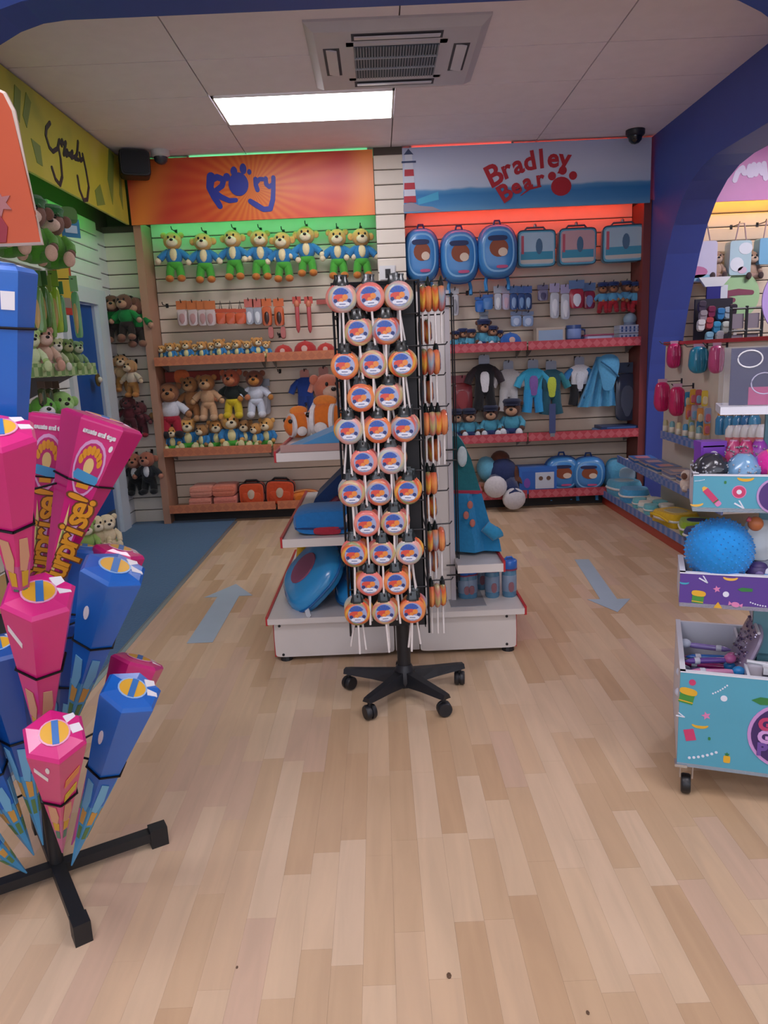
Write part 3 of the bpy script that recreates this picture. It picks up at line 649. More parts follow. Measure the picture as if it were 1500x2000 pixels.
# bottom shelf
for j, (px, zz, dx) in enumerate(((395, 0, 0), (443, 0, 0), (396, .10, .01), (444, .10, -.01))):
    p = at(px, 975, 6.74); t = thing('folded_towel', f'folded salmon pink towel, {"lower" if j < 2 else "upper"} one of the {"left" if j % 2 == 0 else "right"} pile on the bottom shelf', 'towel', (p.x+dx, 6.77, Z3+zz), 0, 'folded towels on the bottom shelf')
    hx = ('#d98a74', '#d67f6c', '#dc9078', '#dd7f62')[j]
    part('outer_fold', MB().loft(sup(.21, .098, 6, 20, (0, .05)), [(.96, -.12), (1, -.11), (1, .11), (.93, .125)]), fab(hx), t, True)
    for z in (.028, .058): part('fold_layer', MB().loft(sup(.20, .022, 4, 14, (0, z+.008)), [(1, .1), (1, .128), (.97, .134)]), fab(hx), t, True)
def satchel(label, px, py, Y, W_, H_, hx, z, patch, rz=0, tilt=0, name='shoulder_bag', hx2=None):
    p = at(px, py, Y); t = thing(name, label, 'bag', (p.x, Y, z), rz); t.rotation_euler = (0, tilt, rz)
    part('bag_body', MB().loft(sup(W_, H_, 5, 24, (0, H_/2)), [(.92, -.07), (1, -.05), (1, .05), (.93, .075)]), fab(hx), t, True)
    part('front_pocket', MB().loft(sup(W_*.74, H_*.5, 5, 20, (0, H_*.32)), [(1, .06), (1, .085), (.9, .092)]), fab(hx2 or hx), t, True)
    part('piping', MB().tube([(x, -.052, z_) for x, z_ in sup(W_*1.01, H_*1.01, 5, 24, (0, H_/2))], .006, n=6), BLACK, t)
    part('patch', MB().loft(circ(H_*.16, 14, (0, H_*.52), H_*.2), [(1, .074), (1, .094), (.9, .097)]), mat(patch, .5), t, True)
    part('strap', MB().tube([(-W_*.3, 0, H_*.97), (-W_*.2, -.02, H_*1.1), (W_*.2, -.02, H_*1.1), (W_*.3, 0, H_*.97)], .012, n=6), BLACK, t)
    return t
satchel('orange red shoulder bag with round pale patch next to the folded towels', 494, 968, 6.76, .23, .20, '#cf4f22', Z3, '#c9b49a')
satchel('orange red shoulder bag leaning right with round pale patch', 548, 968, 6.76, .26, .21, '#cc4a20', Z3, '#c9b49a', 0, .06)
t = thing('beach_bag', 'flat bright orange bag at the right end of the bottom left shelf', 'bag', (at(597, 975, 6.76).x, 6.76, Z3)); part('bag_body', MB().loft(sup(.24, .11, 2.6, 20, (0, .055)), [(.8, -.1), (1, -.05), (1, .05), (.7, .1)]), fab('#e07a1e'), t, True); part('drawstring', MB().tube([(-.1, -.06, .10), (0, -.07, .12), (.1, -.06, .10)], .005, n=6), fab('#e0a060'), t)
# ================================================================== RIGHT BAY
SKY1, SKY2 = '#4f93cf', '#2f6fb4'
def shellpack(label, px, py, Y, wpx, hpx, z=None, group=None, legs=False, rz=0, tilt=0):
    """rounded hard shell backpack, flat side to the wall"""
    p = at(px, py, Y); k = p.y/F*1.03; W_, H_ = wpx*k, hpx*k
    t = thing('backpack', label, 'backpack', (p.x, Y, p.z-H_/2 if z is None else z), rz, group); t.rotation_euler = (tilt, 0, rz)
    out = [(x, zz+H_/2 - (.0 if zz > 0 else 0)) for x, zz in sup(W_, H_, 2.7, 28)]
    o2_ = lambda f: [(x*f, (zz-H_/2)*f+H_/2) for x, zz in out]
    part('shell', MB().rings([[(x, -d, zz) for x, zz in o2_(f)] for f, d in ((.93, -.05), (1, -.035), (1, .03), (.95, .065), (.8, .085), (.5, .095))]), mat('#3f86c6', .35, 'glossy'), t, True)
    part('zip', MB().tube([(x*1.01, .0, zz) for x, zz in o2_(1.0)]+[(out[0][0]*1.01, 0, out[0][1])], .009, n=6), mat('#1d4f94', .5), t)
    pr = part('printed_scene', MB().rings([[(x, -d, zz) for x, zz in o2_(f)] for f, d in ((.80, .0865), (.78, .0875))]), mat('#7fb4dd', .4), t)
    part('print_patch', MB().plate(circ(W_*.24, 18, (.0, H_*.55), H_*.17), -.0965, .002), mat('#8a4526', .5), pr)
    part('print_band', MB().plate(sup(W_*.5, H_*.10, 3, 16, (-.01, H_*.73)), -.0985, .002), mat('#1e2b56', .5), pr)
    part('print_light_spot', MB().plate(circ(W_*.12, 14, (W_*.1, H_*.47), H_*.08), -.0985, .002), mat('#d9c3ae', .5), pr)
    part('print_badge', MB().plate(sup(W_*.3, H_*.06, 3, 12, (W_*.08, H_*.2)), -.0965, .002), mat('#c0507f', .5), pr)
    part('handle', MB().tube([(-.03, 0, H_), (-.02, 0, H_+.035), (.02, 0, H_+.035), (.03, 0, H_)], .009, n=6), mat('#1d3f78', .5), t)
    for s in (-1, 1): part('strap', MB().tube([(s*W_*.25, .05, H_*.1), (s*W_*.3, .03, -.03), (s*W_*.29, .0, -.10)], .016, n=6), mat('#3c8ecb', .6), t)
    return t
shellpack('round topped blue hard shell backpack hanging nearest the pillar', 823, 500, 6.76, 62, 92)
shellpack('round topped blue hard shell backpack hanging between two others', 897, 502, 6.76, 68, 92)
shellpack('round topped blue hard shell backpack beside the lunch bags', 971, 492, 6.72, 70, 92)
def lunch(label, px, py, Y, wpx, hpx, hx, rz):
    p = at(px, py, Y); k = p.y/F*1.03; W_, H_ = wpx*k, hpx*k
    t = thing('lunch_bag', label, 'lunch bag', (p.x, Y, p.z-H_/2), rz)
    part('bag_body', MB().loft(sup(W_, H_, 9, 24, (0, H_/2)), [(.97, -.06), (1, -.05), (1, .05), (.97, .06)]), mat('#58a8c4', .5, 'fabric'), t)
    pr = part('printed_front', MB().plate(sup(W_*.92, H_*.88, 9, 24, (0, H_/2)), -.06, .002), mat(hx, .45), t)
    part('print_sea', MB().plate(rect(W_*.86, H_*.22, (0, H_*.30)), -.062, .001), mat('#3f97b4', .45), pr)
    part('print_sand', MB().plate(rect(W_*.86, H_*.10, (0, H_*.14)), -.062, .001), mat('#c9c6bc', .45), pr)
    part('print_patch', MB().plate(circ(W_*.09, 14, (W_*.06, H_*.55), H_*.22), -.0635, .001), mat('#4a6f8c', .5), pr)
    part('print_stripes', MB().plate(rect(W_*.07, H_*.5, (-W_*.38, H_*.6)), -.062, .0012), mat('#c05868', .5), pr)
    part('piping', MB().tube([(x, -.055, z) for x, z in sup(W_, H_, 9, 24, (0, H_/2))], .006, n=6), mat('#23506a', .5), t)
    part('handle', MB().tube([(-W_*.3, 0, H_), (-W_*.22, 0, H_+.03), (W_*.22, 0, H_+.03), (W_*.3, 0, H_)], .009, n=6), mat('#31576c', .5), t)
    part('clip', MB().ell((0, 0, H_+.045), (.015, .01, .02)), STEEL, t)
lunch('pale sea print lunch bag hanging beside the last backpack', 1045, 487, 6.78, 68, 62, '#a8c6d8', .05)
lunch('pink tinged lunch bag hanging between the two pale sea print ones', 1125, 483, 6.78, 66, 62, '#c9a4a8', 0)
lunch('pale sea print lunch bag hanging nearest the blue wall', 1215, 477, 6.76, 72, 62, '#a5c3d2', -.12)
# peg row
packet('white clip packet on the left end peg of the seaside bay', 888, 590, 6.83, 16, 48, '#d4d4d6', '#c9cacd', 'plain', .2, item='#9a9ca2')
hook(at(913, 572, 6.9).x, at(913, 572, 6.9).z)
for i, (px, py, w_) in enumerate(((938, 595, 20), (953, 590, 19))):
    t = packet(f'blue coin purse on a peg, {ORD[i]} of two under the backpacks', px, py, 6.80-.02*i, w_, 27, '#2a62ad', ('#2469bb', '#4d82c0')[i], 'plain', .2, 'coin_purse', 'purse')
    part('chain', MB().tube([(0, .004, .12), (0, .004, .19)], .004, n=6), STEEL, t)
for i, (px, c, it) in enumerate(((972, '#c3c8d2', '#e2e5ea'), (988, '#b3a9bf', '#c8a8b8'), (1003, '#3a5a92', '#86a3c8'), (1018, '#2a4a80', '#6d93c0'), (1031, '#24406e', '#88a8cc'))):
    packet(f'slim {"silver" if i < 2 else "blue"} packet on a peg, {ORD[i]} of five beside the coin purses', px, 582, 6.80-.006*i, 15, 42, ('#a9afbb', '#a39db0', '#4a74ae', '#3a64a0', '#34589a')[i], c, 'clear', .3, item=it)
packet('small grey packet hanging below the purses', 945, 620, 6.84, 17, 22, '#8a94a0', '#8f99a4', 'clear', .3)
for i, px in enumerate((1008, 1031)): packet(f'square pale blue packet, {ORD[i]} of two hanging under the slim packets', px, 623, 6.82, 21, 27, '#7f93b4', '#8fa6c8', 'clear', .25, item='#b8c6dc')
packet('small purple grey toy packet left of the silver tubes', 1060, 572, 6.82, 20, 28, '#6f6a8a', '#7f7c98', 'clear', .3, item='#4a4668')
for i, (px, py) in enumerate(((1083, 588), (1104, 590))): packet(f'long silver tube packet, {ORD[i]} of two on the right pegs', px, py, 6.80-.01*i, 18, 62, '#a79fc0', '#bfc3cc', 'clear', .25, item='#dfe2e8')
packet('red white and blue swim ring packet right of the silver tubes', 1126, 575, 6.78, 28, 50, '#5a78a4', '#a83040', 'clear', .3, item='#d8dce6')
packet('red and pale blue toy packet behind the small bears', 1150, 578, 6.82, 24, 46, '#5a78a4', '#8f2c44', 'clear', .3, item='#7a88b8')
for i, (px, py) in enumerate(((1178, 583), (1196, 582), (1222, 580), (1240, 582))):
    p = at(px, py, 6.80); plush(f'small bear in pale blue top and red trousers, {ORD[i]} of four pegged at right', (p.x, p.y-.02*(i % 2), p.z-.13), .27, fur='#6b4433', muz='#a8704c', shirt='#5aa2cc', pants='#a8202f', feet='#a52030', hat='#22396e', rz=random.uniform(-.3, .3), group='small bears on the right pegs')
    hook(p.x, p.z+.13)
# upper shelf right bay
for i, (px, h) in enumerate(((890, .16), (905, .18), (920, .17), (946, .25), (962, .19), (976, .15))):
    p = at(px, 672, 6.76)
    plush(f'little seated bear in pale blue shirt and cap, {ORD[i]} along the seaside upper shelf', (p.x, 6.77+.03*(i % 2), Z1), h, 'sit', fur='#6a4230', muz='#b98a68', shirt='#57a6c2', pants='#2c3f74', feet='#d9dde2', hat='#23325e', rz=random.uniform(-.35, .35), group='little bears on the seaside shelf')
cap('blue baseball cap with pale badge on the seaside upper shelf', 997, '#2a64b4', .10, Z1, 6.76)
def carton(label, px, Y, z, W_, D_, H_, hx, face, rz=0, name='gift_box', cat='box', top=None):
    p = at(px, 700, Y); t = thing(name, label, cat, (p.x, Y, z), rz)
    part('carton', MB().b2((-W_/2, -D_/2, 0), (W_/2, D_/2, H_)), mat(hx, .4), t)
    part('printed_front', MB().plate(rect(W_*.86, H_*.74, (0, H_/2)), -D_/2, .002), mat(face, .4), t)
    part('lid_flap', MB().b2((-W_/2-.002, -D_/2-.002, H_-.014), (W_/2+.002, D_/2+.002, H_+.003)), mat(top or hx, .4), t)
    return t
carton('beige gift box with round pale print on the upper seaside shelf', 1072, 6.78, Z1, .25, .14, .15, '#b9ab9c', '#8fa8c4')
t = thing('mug', 'dark blue patterned mug in the middle of the upper seaside shelf', 'mug', (at(1120, 650, 6.76).x, 6.76, Z1))
part('cup', MB().lathe([(0, 0), (.06, 0), (.066, .01), (.066, .165), (.058, .165), (.056, .02), (0, .015)], 0, 20), mat('#39538e', .3, 'glossy'), t, True)
part('handle', MB().tube([(.06, 0, .13), (.10, 0, .12), (.105, 0, .07), (.06, 0, .04)], .009, n=8), mat('#39538e', .3, 'glossy'), t, True)
part('printed_band', MB().lathe([(.0665, .05), (.0675, .052), (.0675, .13), (.0665, .132)], 0, 20), mat('#7a92c6', .4), t, True)
carton('low lilac and blue box on the upper seaside shelf', 1166, 6.76, Z1, .25, .14, .075, '#8f88ac', '#b8bcd4', top='#a2506a')
p = at(1231, 650, 6.76)
for j in range(2):
    t = thing('fudge_box', f'pale blue striped sweet box, {"lower" if j == 0 else "upper"} of the stack by the blue wall', 'box', (p.x, 6.78, Z1+.075*j))
    part('carton', MB().b2((-.115, -.08, 0), (.115, .08, .07)), mat('#b4bfd2', .4), t)
    for q_ in range(6): part('stripe', MB().b2((-.1+.036*q_, -.082, .012), (-.085+.036*q_, -.08, .058)), mat('#3f5a94', .4), t)
    part('ribbon', MB().b2((-.116, -.083, .03), (.116, .081, .036)), mat('#8fa2c4', .4), t)
t = thing('snow_globe', 'grey blue dome ornament on top of the striped boxes', 'ornament', (p.x, 6.78, Z1+.148))
part('globe', MB().ell((0, 0, .05), (.06, .06, .055)), mat('#8fa9bd', .15, 'glossy'), t, 'all'); part('base', MB().lathe([(0, 0), (.055, 0), (.05, .02), (0, .02)]), mat('#6d7f9a', .4), t, True)
# costumes under the upper seaside shelf
packet('dark red bag with round pale badge next to the lollipop rack', 903, 770, 6.80, 40, 70, '#8d2f3a', '#7a2228', 'plain', .2, 'costume_bag', 'bag', item='#8a2a30')
outfit('black and red doll costume with white shirt front beside the dark red bag', 946, 748, 6.78, .50, '#191a20', '#2a2026', '#15161a', panel='#d9dade')
outfit('white all in one doll suit', 993, 755, 6.80, .46, '#b5b4b4', '#b9b8b8', '#bcbbbb')
outfit('bright blue doll suit with red patch', 1041, 755, 6.78, .48, '#2f9fc4', '#3aa7cc', '#2b97d0', panel='#7c5aa0')
outfit('dark green and navy doll costume with yellow green panel', 1076, 758, 6.78, .49, '#1d5060', '#2a7d88', '#1d5566', panel='#b8c944')
t = outfit('football doll kit with blue sleeves white top and black shorts', 1131, 745, 6.78, .44, '#cfd2d8', '#2a78b4', '#17181c', panel='#c6cbd4')
p = at(1180, 745, 6.74); t = thing('hooded_towel', 'pale blue hooded towel hanging by the blue wall', 'towel', (p.x, 6.76, p.z-.22))
def drape(W0, W1, H_, ny=10, nx=26, fold=.02, lean=0.0, amp=1.0, ph=0.0):
    mb = MB(); R = []
    for i in range(ny+1):
        f = i/ny; wd = W0+(W1-W0)*f; ring = []
        fr_ = []; bk = []
        for j in range(nx+1):
            u = j/nx-.5; d = math.sin(u*22+ph+f*1.5)*fold*(.4+f)*amp
            fr_.append((u*wd+lean*f, -.02-d-.03*f, H_*(1-f))); bk.append((u*wd+lean*f, .0-d*.6, H_*(1-f)))
        R.append(fr_+bk[::-1])
    return mb.rings(R)
part('cloth', drape(.14, .34, .44, lean=-.07), fab('#4d9cc6'), t, True)
part('hood', MB().loft(sup(.2, .18, 2.3, 18, (.03, .37)), [(.7, .02), (1, .04), (.9, .07), (.5, .085)]), fab('#559fc9'), t, True)
part('seam', MB().tube([(-.05, -.08, .40), (.03, -.09, .34), (.11, -.085, .26)], .007, n=6), fab('#2f6f98'), t)
packet('dark clear bag of grey costume hanging last by the blue wall', 1224, 765, 6.82, 46, 108, '#3a4a60', '#39455a', 'clear', .18, 'costume_bag', 'bag', item='#59657a')
p = at(1073, 822, 6.7); t = thing('lanyard', 'dark patterned lanyard hanging over the middle seaside shelf edge', 'lanyard', (p.x, 6.585, p.z-.1))
part('ribbon', MB().b2((-.028, -.006, 0), (.028, .0, .26)), mat('#3c4a78', .5), t); part('clasp', MB().b2((-.02, -.012, -.03), (.02, -.004, 0)), STEEL, t)
# middle shelf seated bears
for i, (px, h, rz) in enumerate(((889, .27, .3), (917, .27, .1), (959, .29, -.1), (1001, .34, -.25))):
    p = at(px, 845, 6.76)
    plush(f'seated bear in pale blue shirt and navy cap, {ORD[i]} along the middle seaside shelf', (p.x, 6.78, Z2), h, 'sit', fur='#55362a', muz='#c39a7c', shirt='#4fa3bd', pants='#26396a', feet='#d8dce0', hat='#1c2440', rz=rz, group='seated bears on the seaside shelf')
t = thing('boxed_game', 'flat dark blue and light blue box lying on the middle seaside shelf', 'box', (at(1206, 845, 6.76).x, 6.76, Z2))
part('lower_tray', MB().b2((-.20, -.12, 0), (.20, .12, .035)), mat('#5f95cc', .4), t); part('lid', MB().b2((-.18, -.11, .035), (.19, .12, .062)), mat('#2b3f66', .4), t); part('printed_label', MB().b2((-.13, -.112, .042), (.13, -.11, .056)), mat('#4a6aa0', .4), t)
# bottom shelf
t = thing('plush_slippers', 'tan plush slippers at the left end of the bottom seaside shelf', 'slippers', (at(928, 960, 6.72).x, 6.72, Z3))
for s in (-1, 1):
    part('slipper', MB().loft(sup(.10, .12, 2.3, 16, (s*.06, .055)), [(.5, -.12), (.95, -.06), (1, .04), (.8, .09)]), fab('#8a5236'), t, True)
    part('opening', MB().ell((s*.06, -.07, .05), (.042, .02, .04)), fab('#d3b08c'), t, 'all')
p = at(975, 940, 6.68)
t = thing('soft_toy', 'large bear lying on its back with white soled feet over the bottom shelf', 'soft toy', (p.x, 6.74, Z3))
part('body', MB().ell((.04, .02, .17), (.15, .13, .16)).tube([(-.02, -.02, .14), (-.05, -.13, .10), (-.06, -.22, .09)], .075).tube([(.1, -.02, .12), (.10, -.15, .04), (.11, -.24, -.0)], .075), fab('#23325e'), t, 'all')
part('shirt', MB().ell((-.09, .03, .22), (.10, .09, .13), R=Matrix.Rotation(-.4, 3, 'Y')), fab('#66b0cc'), t, 'all')
part('head', MB().ell((.03, .06, .31), (.09, .08, .08)), fab('#5d3626'), t, 'all')
part('arm', MB().tube([(.14, .0, .22), (.18, -.05, .15), (.16, -.08, .10)], .05), fab('#5d3626'), t, True)
for x_, z_ in ((-.06, .10), (.105, -.015)): part('sole', MB().ell((x_, -.225, z_), (.105, .055, .10)), fab('#d2d0d2'), t, 'all')
t = carton('bright blue toy box with white window on the bottom seaside shelf', 1046, 6.74, Z3, .34, .20, .24, '#2d6cc0', '#2560b4')
part('window', MB().plate(rect(.17, .15, (.06, .12)), -.102, .004), mat('#c4ccd8', .2, 'glossy'), t); part('print_patch', MB().plate(circ(.03, 12, (-.10, .10), .045), -.102, .003), mat('#7a4aa8', .4), t)
for x_ in (.025, .095): part('print_spot', MB().plate(circ(.02, 10, (x_, .14)), -.106, .002), mat('#6a4a3a', .4), t)
shellpack('blue hard shell backpack standing on the bottom shelf next to the toy box', 1096, 927, 6.76, 66, 66, Z3, tilt=.0)
shellpack('blue hard shell backpack standing on the bottom shelf nearer the blue wall', 1148, 925, 6.72, 62, 64, Z3, rz=-.1)
t = thing('cushion', 'pale blue cushion pack standing at the right end of the bottom shelf', 'cushion', (at(1212, 925, 6.72).x, 6.74, Z3)); t.rotation_euler = (0, .15, 0)
part('cover', MB().loft(sup(.32, .27, 4, 24, (0, .135)), [(.6, -.09), (.95, -.05), (1, 0), (.95, .05), (.6, .09)]), fab('#58a2c4'), t, True); part('printed_patch', MB().loft(sup(.16, .12, 2.5, 16, (.02, .15)), [(1, .088), (.95, .094)]), mat('#9fb9c8', .6), t); part('piping', MB().tube([(x, 0, z) for x, z in sup(.322, .272, 4, 24, (0, .135))], .007, n=6), fab('#2f86a8'), t)
# ================================================================== CENTRAL GONDOLA
GW = mat('#d2ccc6', .4, 'glossy'); GR = mat('#b3242a', .4)
t = thing('gondola', 'cream and red double sided shelf unit behind the lollipop rack', 'shelf unit', (0, 3.33, 0))
GL, GRX, GD = -.56, .62, 1.25
part('end_panel', MB().rings([[(x, y, z) for x, z in sup(.57, .175, 16, 24, (-.262, .11))] for y in (-.0, .02)]), GW, t)
part('end_panel', MB().rings([[(x, y, z) for x, z in sup(.46, .175, 16, 24, (.375, .11))] for y in (0, .02)]), GW, t)
for x0, x1 in ((.028, .078), (.082, .142)): part('centre_panel', MB().b2((x0, .005, .03), (x1, .02, .195)), mat('#b9b3ad', .5), t)
for x0, x1 in ((-.553, -.535), (.592, .61)): part('kick_board', MB().b2((x0, .015, .02), (x1, GD, .19)), GR, t)
dk = part('base_deck', MB().b2((GL-.01, -.03, .198), (GRX+.02, GD, .225)), GW, t)
for s, x in ((-1, GL-.02), (1, GRX+.02)): part('ticket_strip', MB().b2((x, -.02, .19), (x+.012, GD, .232)), GR, t)
for x in (-.50, .57): part('foot', MB().lathe([(0, 0), (.03, 0), (.025, .03), (0, .03)], 0, 12, (x, .03, 0)), BLACK, t)
for x, z in ((-.52, .18), (-.51, .035), (-.03, .185), (.56, .18), (.17, .185), (.56, .04)): part('bolt', MB().lathe([(0, .0), (.007, 0), (.006, .004), (0, .004)], 0, 8, (x, -.0, z), 'Y'), BLACK, t)
part('spine', MB().b2((-.02, .14, .225), (.330, GD, 1.69)), GW, t)
part('spine_trim', MB().b2((.312, .13, .225), (.335, .15, 1.69)), mat('#b8b2b4', .4), t)
wg = part('wire_grid', MB().tube([(.345, .135, .33), (.345, .135, 1.68)], .004, n=6).tube([(.352, .115, .33), (.352, .115, 1.66)], .003, n=6), BLACK, t)
for z in (.36, .41, .92, .97, 1.62, 1.67): part('grid_rung', MB().tube([(.29, .115, z), (.352, .115, z)], .004, n=6), BLACK, wg)
def gshelf(x0, x1, z, strip_x):
    sh = part('shelf', MB().b2((x0, .0, z-.03), (x1, GD, z)), GW, t)
    part('front_lip', MB().b2((x0, -.012, z-.036), (x1, .0, z+.003)), mat('#dcd6d0', .35, 'glossy'), sh)
    part('ticket_strip', MB().b2((strip_x-.006, -.005, z-.04), (strip_x+.006, GD, z+.012)), GR, sh)
gshelf(-.475, -.02, 1.0, -.48); gshelf(-.475, -.02, .60, -.48); gshelf(.332, .545, .44, .55)
GT = t
# merchandise on the gondola
t = thing('display_wedge', 'blue sloping display wedge on the top left shelf of the gondola', 'display stand', (0, 3.33, 1.0))
part('wedge', MB().rings([[(-.455, y, .002), (-.04, y, .002), (-.04, y, z2), (-.14, y, z2)] for y, z2 in ((.03, .115), (.34, .125))]), mat('#3f8fc4', .45), t)
part('base_band', MB().b2((-.458, .018, .002), (-.04, .03, .035)), mat('#b48f86', .5), t)
for i, (px, py, h, rz) in enumerate(((584, 822, .17, .5), (635, 795, .22, -.2))):
    p = at(px, py, 3.98)
    t = thing('clownfish_toy', ('smaller', 'larger')[i]+' orange and white clown fish soft toy on the gondola top shelf', 'soft toy', (p.x, 3.98, 1.0 if i == 0 else 1.0), rz)
    s = h/.2
    part('body', MB().ell((0, 0, .085*s), (.105*s, .06*s, .082*s)), fab('#e0741e'), t, 'all')
    for x in (-.055, .04): part('white_band', MB().lathe([(.045*s, -.01*s), (.074*s if x < 0 else .079*s, -.008*s), (.074*s if x < 0 else .079*s, .012*s), (.045*s, .014*s)], 0, 14, (x*s, 0, .085*s), 'X'), fab('#e4dcd8'), t, True)
    part('tail_fin', MB().ell((.125*s, 0, .09*s), (.035*s, .015*s, .06*s)), fab('#e0741e'), t, 'all')
    part('top_fin', MB().ell((0, 0, .175*s), (.06*s, .015*s, .03*s)), fab('#e58432'), t, 'all')
    for y in (-1, 1): part('side_fin', MB().ell((-.01*s, y*.065*s, .05*s), (.035*s, .012*s, .03*s)), fab('#e6dcd4'), t, 'all'); part('eye', MB().ell((-.075*s, y*.042*s, .115*s), .014*s), EYE_M, t, 'all')
p = at(632, 760, 4.2)
plush('white and navy clothed toy behind the clown fish on the gondola', (p.x+.02, 4.2, 1.0), .34, 'sit', fur='#c9765a', muz='#d8b8a0', shirt='#c9cede', pants='#1f2f6a', feet='#d8d4d8', rz=.4)
def roll(label, a, b, r, hx, tip='#e0d8c8'):
    t = thing('folding_umbrella', label, 'umbrella', a); v = Vector(b)-Vector(a)
    part('canopy', MB().tube([(0, 0, 0), v*.1, v*.85, v], r, rr=[r*.5, r, r*.8, r*.4]), fab(hx), t, True)
    part('handle', MB().tube([v, v*1.1, v*1.12+Vector((.01, 0, 0))], r*.35, n=8), BLACK, t, True); part('strap', MB().tube([v*.5, v*.53], r*1.12, n=8), mat(tip, .5), t)
a = at(628, 995, 3.95); roll('yellow green rolled umbrella leaning on the gondola spine', (-.33, 3.85, .62), (-.10, 4.0, .93), .03, '#97904a')
roll('dark olive rolled umbrella leaning behind the yellow green one', (-.27, 3.95, .62), (-.07, 4.1, .92), .028, '#4d4a34')
t = thing('beach_towel', 'dark blue patterned towel leaning against the gondola spine', 'towel', (-.20, 3.62, .602))
part('cloth', MB().rings([[(-.20, y, .0), (-.08, y, -.0), (.15, y, .26), (.15, y, .31), (.10, y, .32), (-.02, y, .24), (-.14, y, .13)] for y in (0, .05, .22, .30)]), fab('#22406e'), t, True)
for k_ in range(3): part('printed_patch', MB().tube([(-.06+.06*k_, -.004, .10+.07*k_), (-.02+.06*k_, -.004, .13+.07*k_)], .018, n=8), mat('#7a2c3c', .6), t)
t = thing('folded_towel', 'bright blue folded towel with red and white print on the gondola shelf', 'towel', (-.22, 3.46, .602))
part('folds', MB().loft(sup(.42, .115, 4, 24, (0, .06)), [(.95, -.16), (1, -.14), (1, .05), (.93, .075)]), fab('#1f74b8'), t, True)
part('printed_red_band', MB().loft(sup(.13, .035, 4, 14, (-.05, .02)), [(1, .05), (1, .082), (.9, .085)]), fab('#a8283a'), t, True)
part('printed_white_patch', MB().loft(sup(.10, .06, 2.4, 16, (.09, .08)), [(1, .05), (1, .078), (.9, .082)]), fab('#d8cfd0'), t, True)
part('dark_fold', MB().tube([(-.20, -.07, .035), (0, -.08, .028), (.2, -.07, .035)], .006, n=6), fab('#123a70'), t)
def pillow(label, loc, W_, L_, T_, R, hx, print_=None):
    t = thing('wrapped_cushion', label, 'cushion', loc); t.rotation_euler = R
    part('cover', MB().rings([[(x*sx, y*sx, z) for x, y in sup(W_, L_, 3, 28)] for sx, z in ((.75, -T_*.42), (.93, -T_*.28), (1, 0), (.93, T_*.28), (.75, T_*.42), (.35, T_*.5))]), mat(hx, .25, 'glossy'), t, True)
    part('piping', MB().tube([(x, y, 0) for x, y in sup(W_*1.01, L_*1.01, 3, 28)], .006, n=6), mat('#1c5f9c', .4), t)
    if print_: part('printed_shape', MB().rings([[(x, y, T_*.5) for x, y in sup(W_*.5, L_*.42, 2, 18)], [(x, y, T_*.5+.004) for x, y in sup(W_*.48, L_*.4, 2, 18)]]), mat(print_, .5), t)
    part('care_tag', MB().b2((-W_*.30, -L_*.52-.05, -.002), (-W_*.30+.025, -L_*.5+.01, .002)), mat('#d9dde0', .5), t)
    return t
pillow('larger shiny blue wrapped cushion leaning on the gondola base', (-.37, 3.56, .36), .36, .42, .13, (.35, -.78, 0), '#2f94d0', '#8c4a68')
pillow('smaller shiny blue wrapped cushion lying beside the lollipop stand', (-.13, 3.55, .30), .26, .34, .12, (.2, -.25, 0), '#2c8ac8', '#3a6fb0')
pillow('dark blue wrapped cushion behind the larger shiny one', (-.28, 3.82, .38), .34, .30, .11, (.5, -.8, .2), '#2a5f92')
t = thing('yellow_toy', 'yellow soft toy legs showing behind the wrapped cushions', 'soft toy', (-.38, 3.85, .228))
part('body', MB().ell((.03, .05, .22), (.12, .1, .13)), fab('#d6a416'), t, 'all')
for x in (-.05, .05, .13): part('leg', MB().tube([(x, 0, .24), (x-.01, -.06, .14), (x-.01, -.08, .04)], .04), fab('#d9a818'), t, True)
part('care_tag', MB().b2((.02, -.13, .10), (.05, -.12, .16)), mat('#dcdcd8', .5), t)
# right side: hooded towel, bottles
t = thing('hooded_towel', 'teal and blue hooded beach towel hanging on the right side of the gondola', 'towel', (.362, 3.52, .46))
part('upper_cloth', MB().rings([[(-.02, 0, z), (w_, -.03-.02*math.sin(z*30), z), (w_+.01, .12, z), (w_*.8, .25, z), (-.02, .28, z)] for z, w_ in ((.30, .105), (.38, .085), (.46, .06), (.53, .03), (.565, .005))]), fab('#17666e'), t, True)
part('lower_cloth', MB().rings([[(-.02, -.01, z), (w_*.35, -.055-.012*math.sin(z*40), z), (w_*.6, -.02, z), (w_, -.05, z), (w_+.01, .12, z), (w_*.8, .28, z), (-.02, .3, z)] for z, w_ in ((.0, .20), (.06, .19), (.14, .145), (.22, .125), (.29, .108))]), fab('#1f7fb0'), t, True)
part('red_band', MB().rings([[(-.02, -.014, z), (.112, -.045, z), (.122, .12, z), (.09, .28, z), (-.02, .3, z)] for z in (.288, .304)]), fab('#a02c44'), t)
for x, z in ((.05, .24), (.06, .15), (.03, .19)): part('printed_motif', MB().ell((x, -.06, z), (.014, .006, .02)), fab('#b0685c'), t, 'all')
part('sleeve', MB().tube([(.12, -.05, .13), (.17, -.06, .09), (.19, -.05, .10)], .03, rr=[.03, .035, .03]), fab('#2a89b4'), t, True)
part('hood_trim', MB().ell((.02, -.035, .47), (.025, .012, .05)), fab('#b8c6c8'), t, 'all')
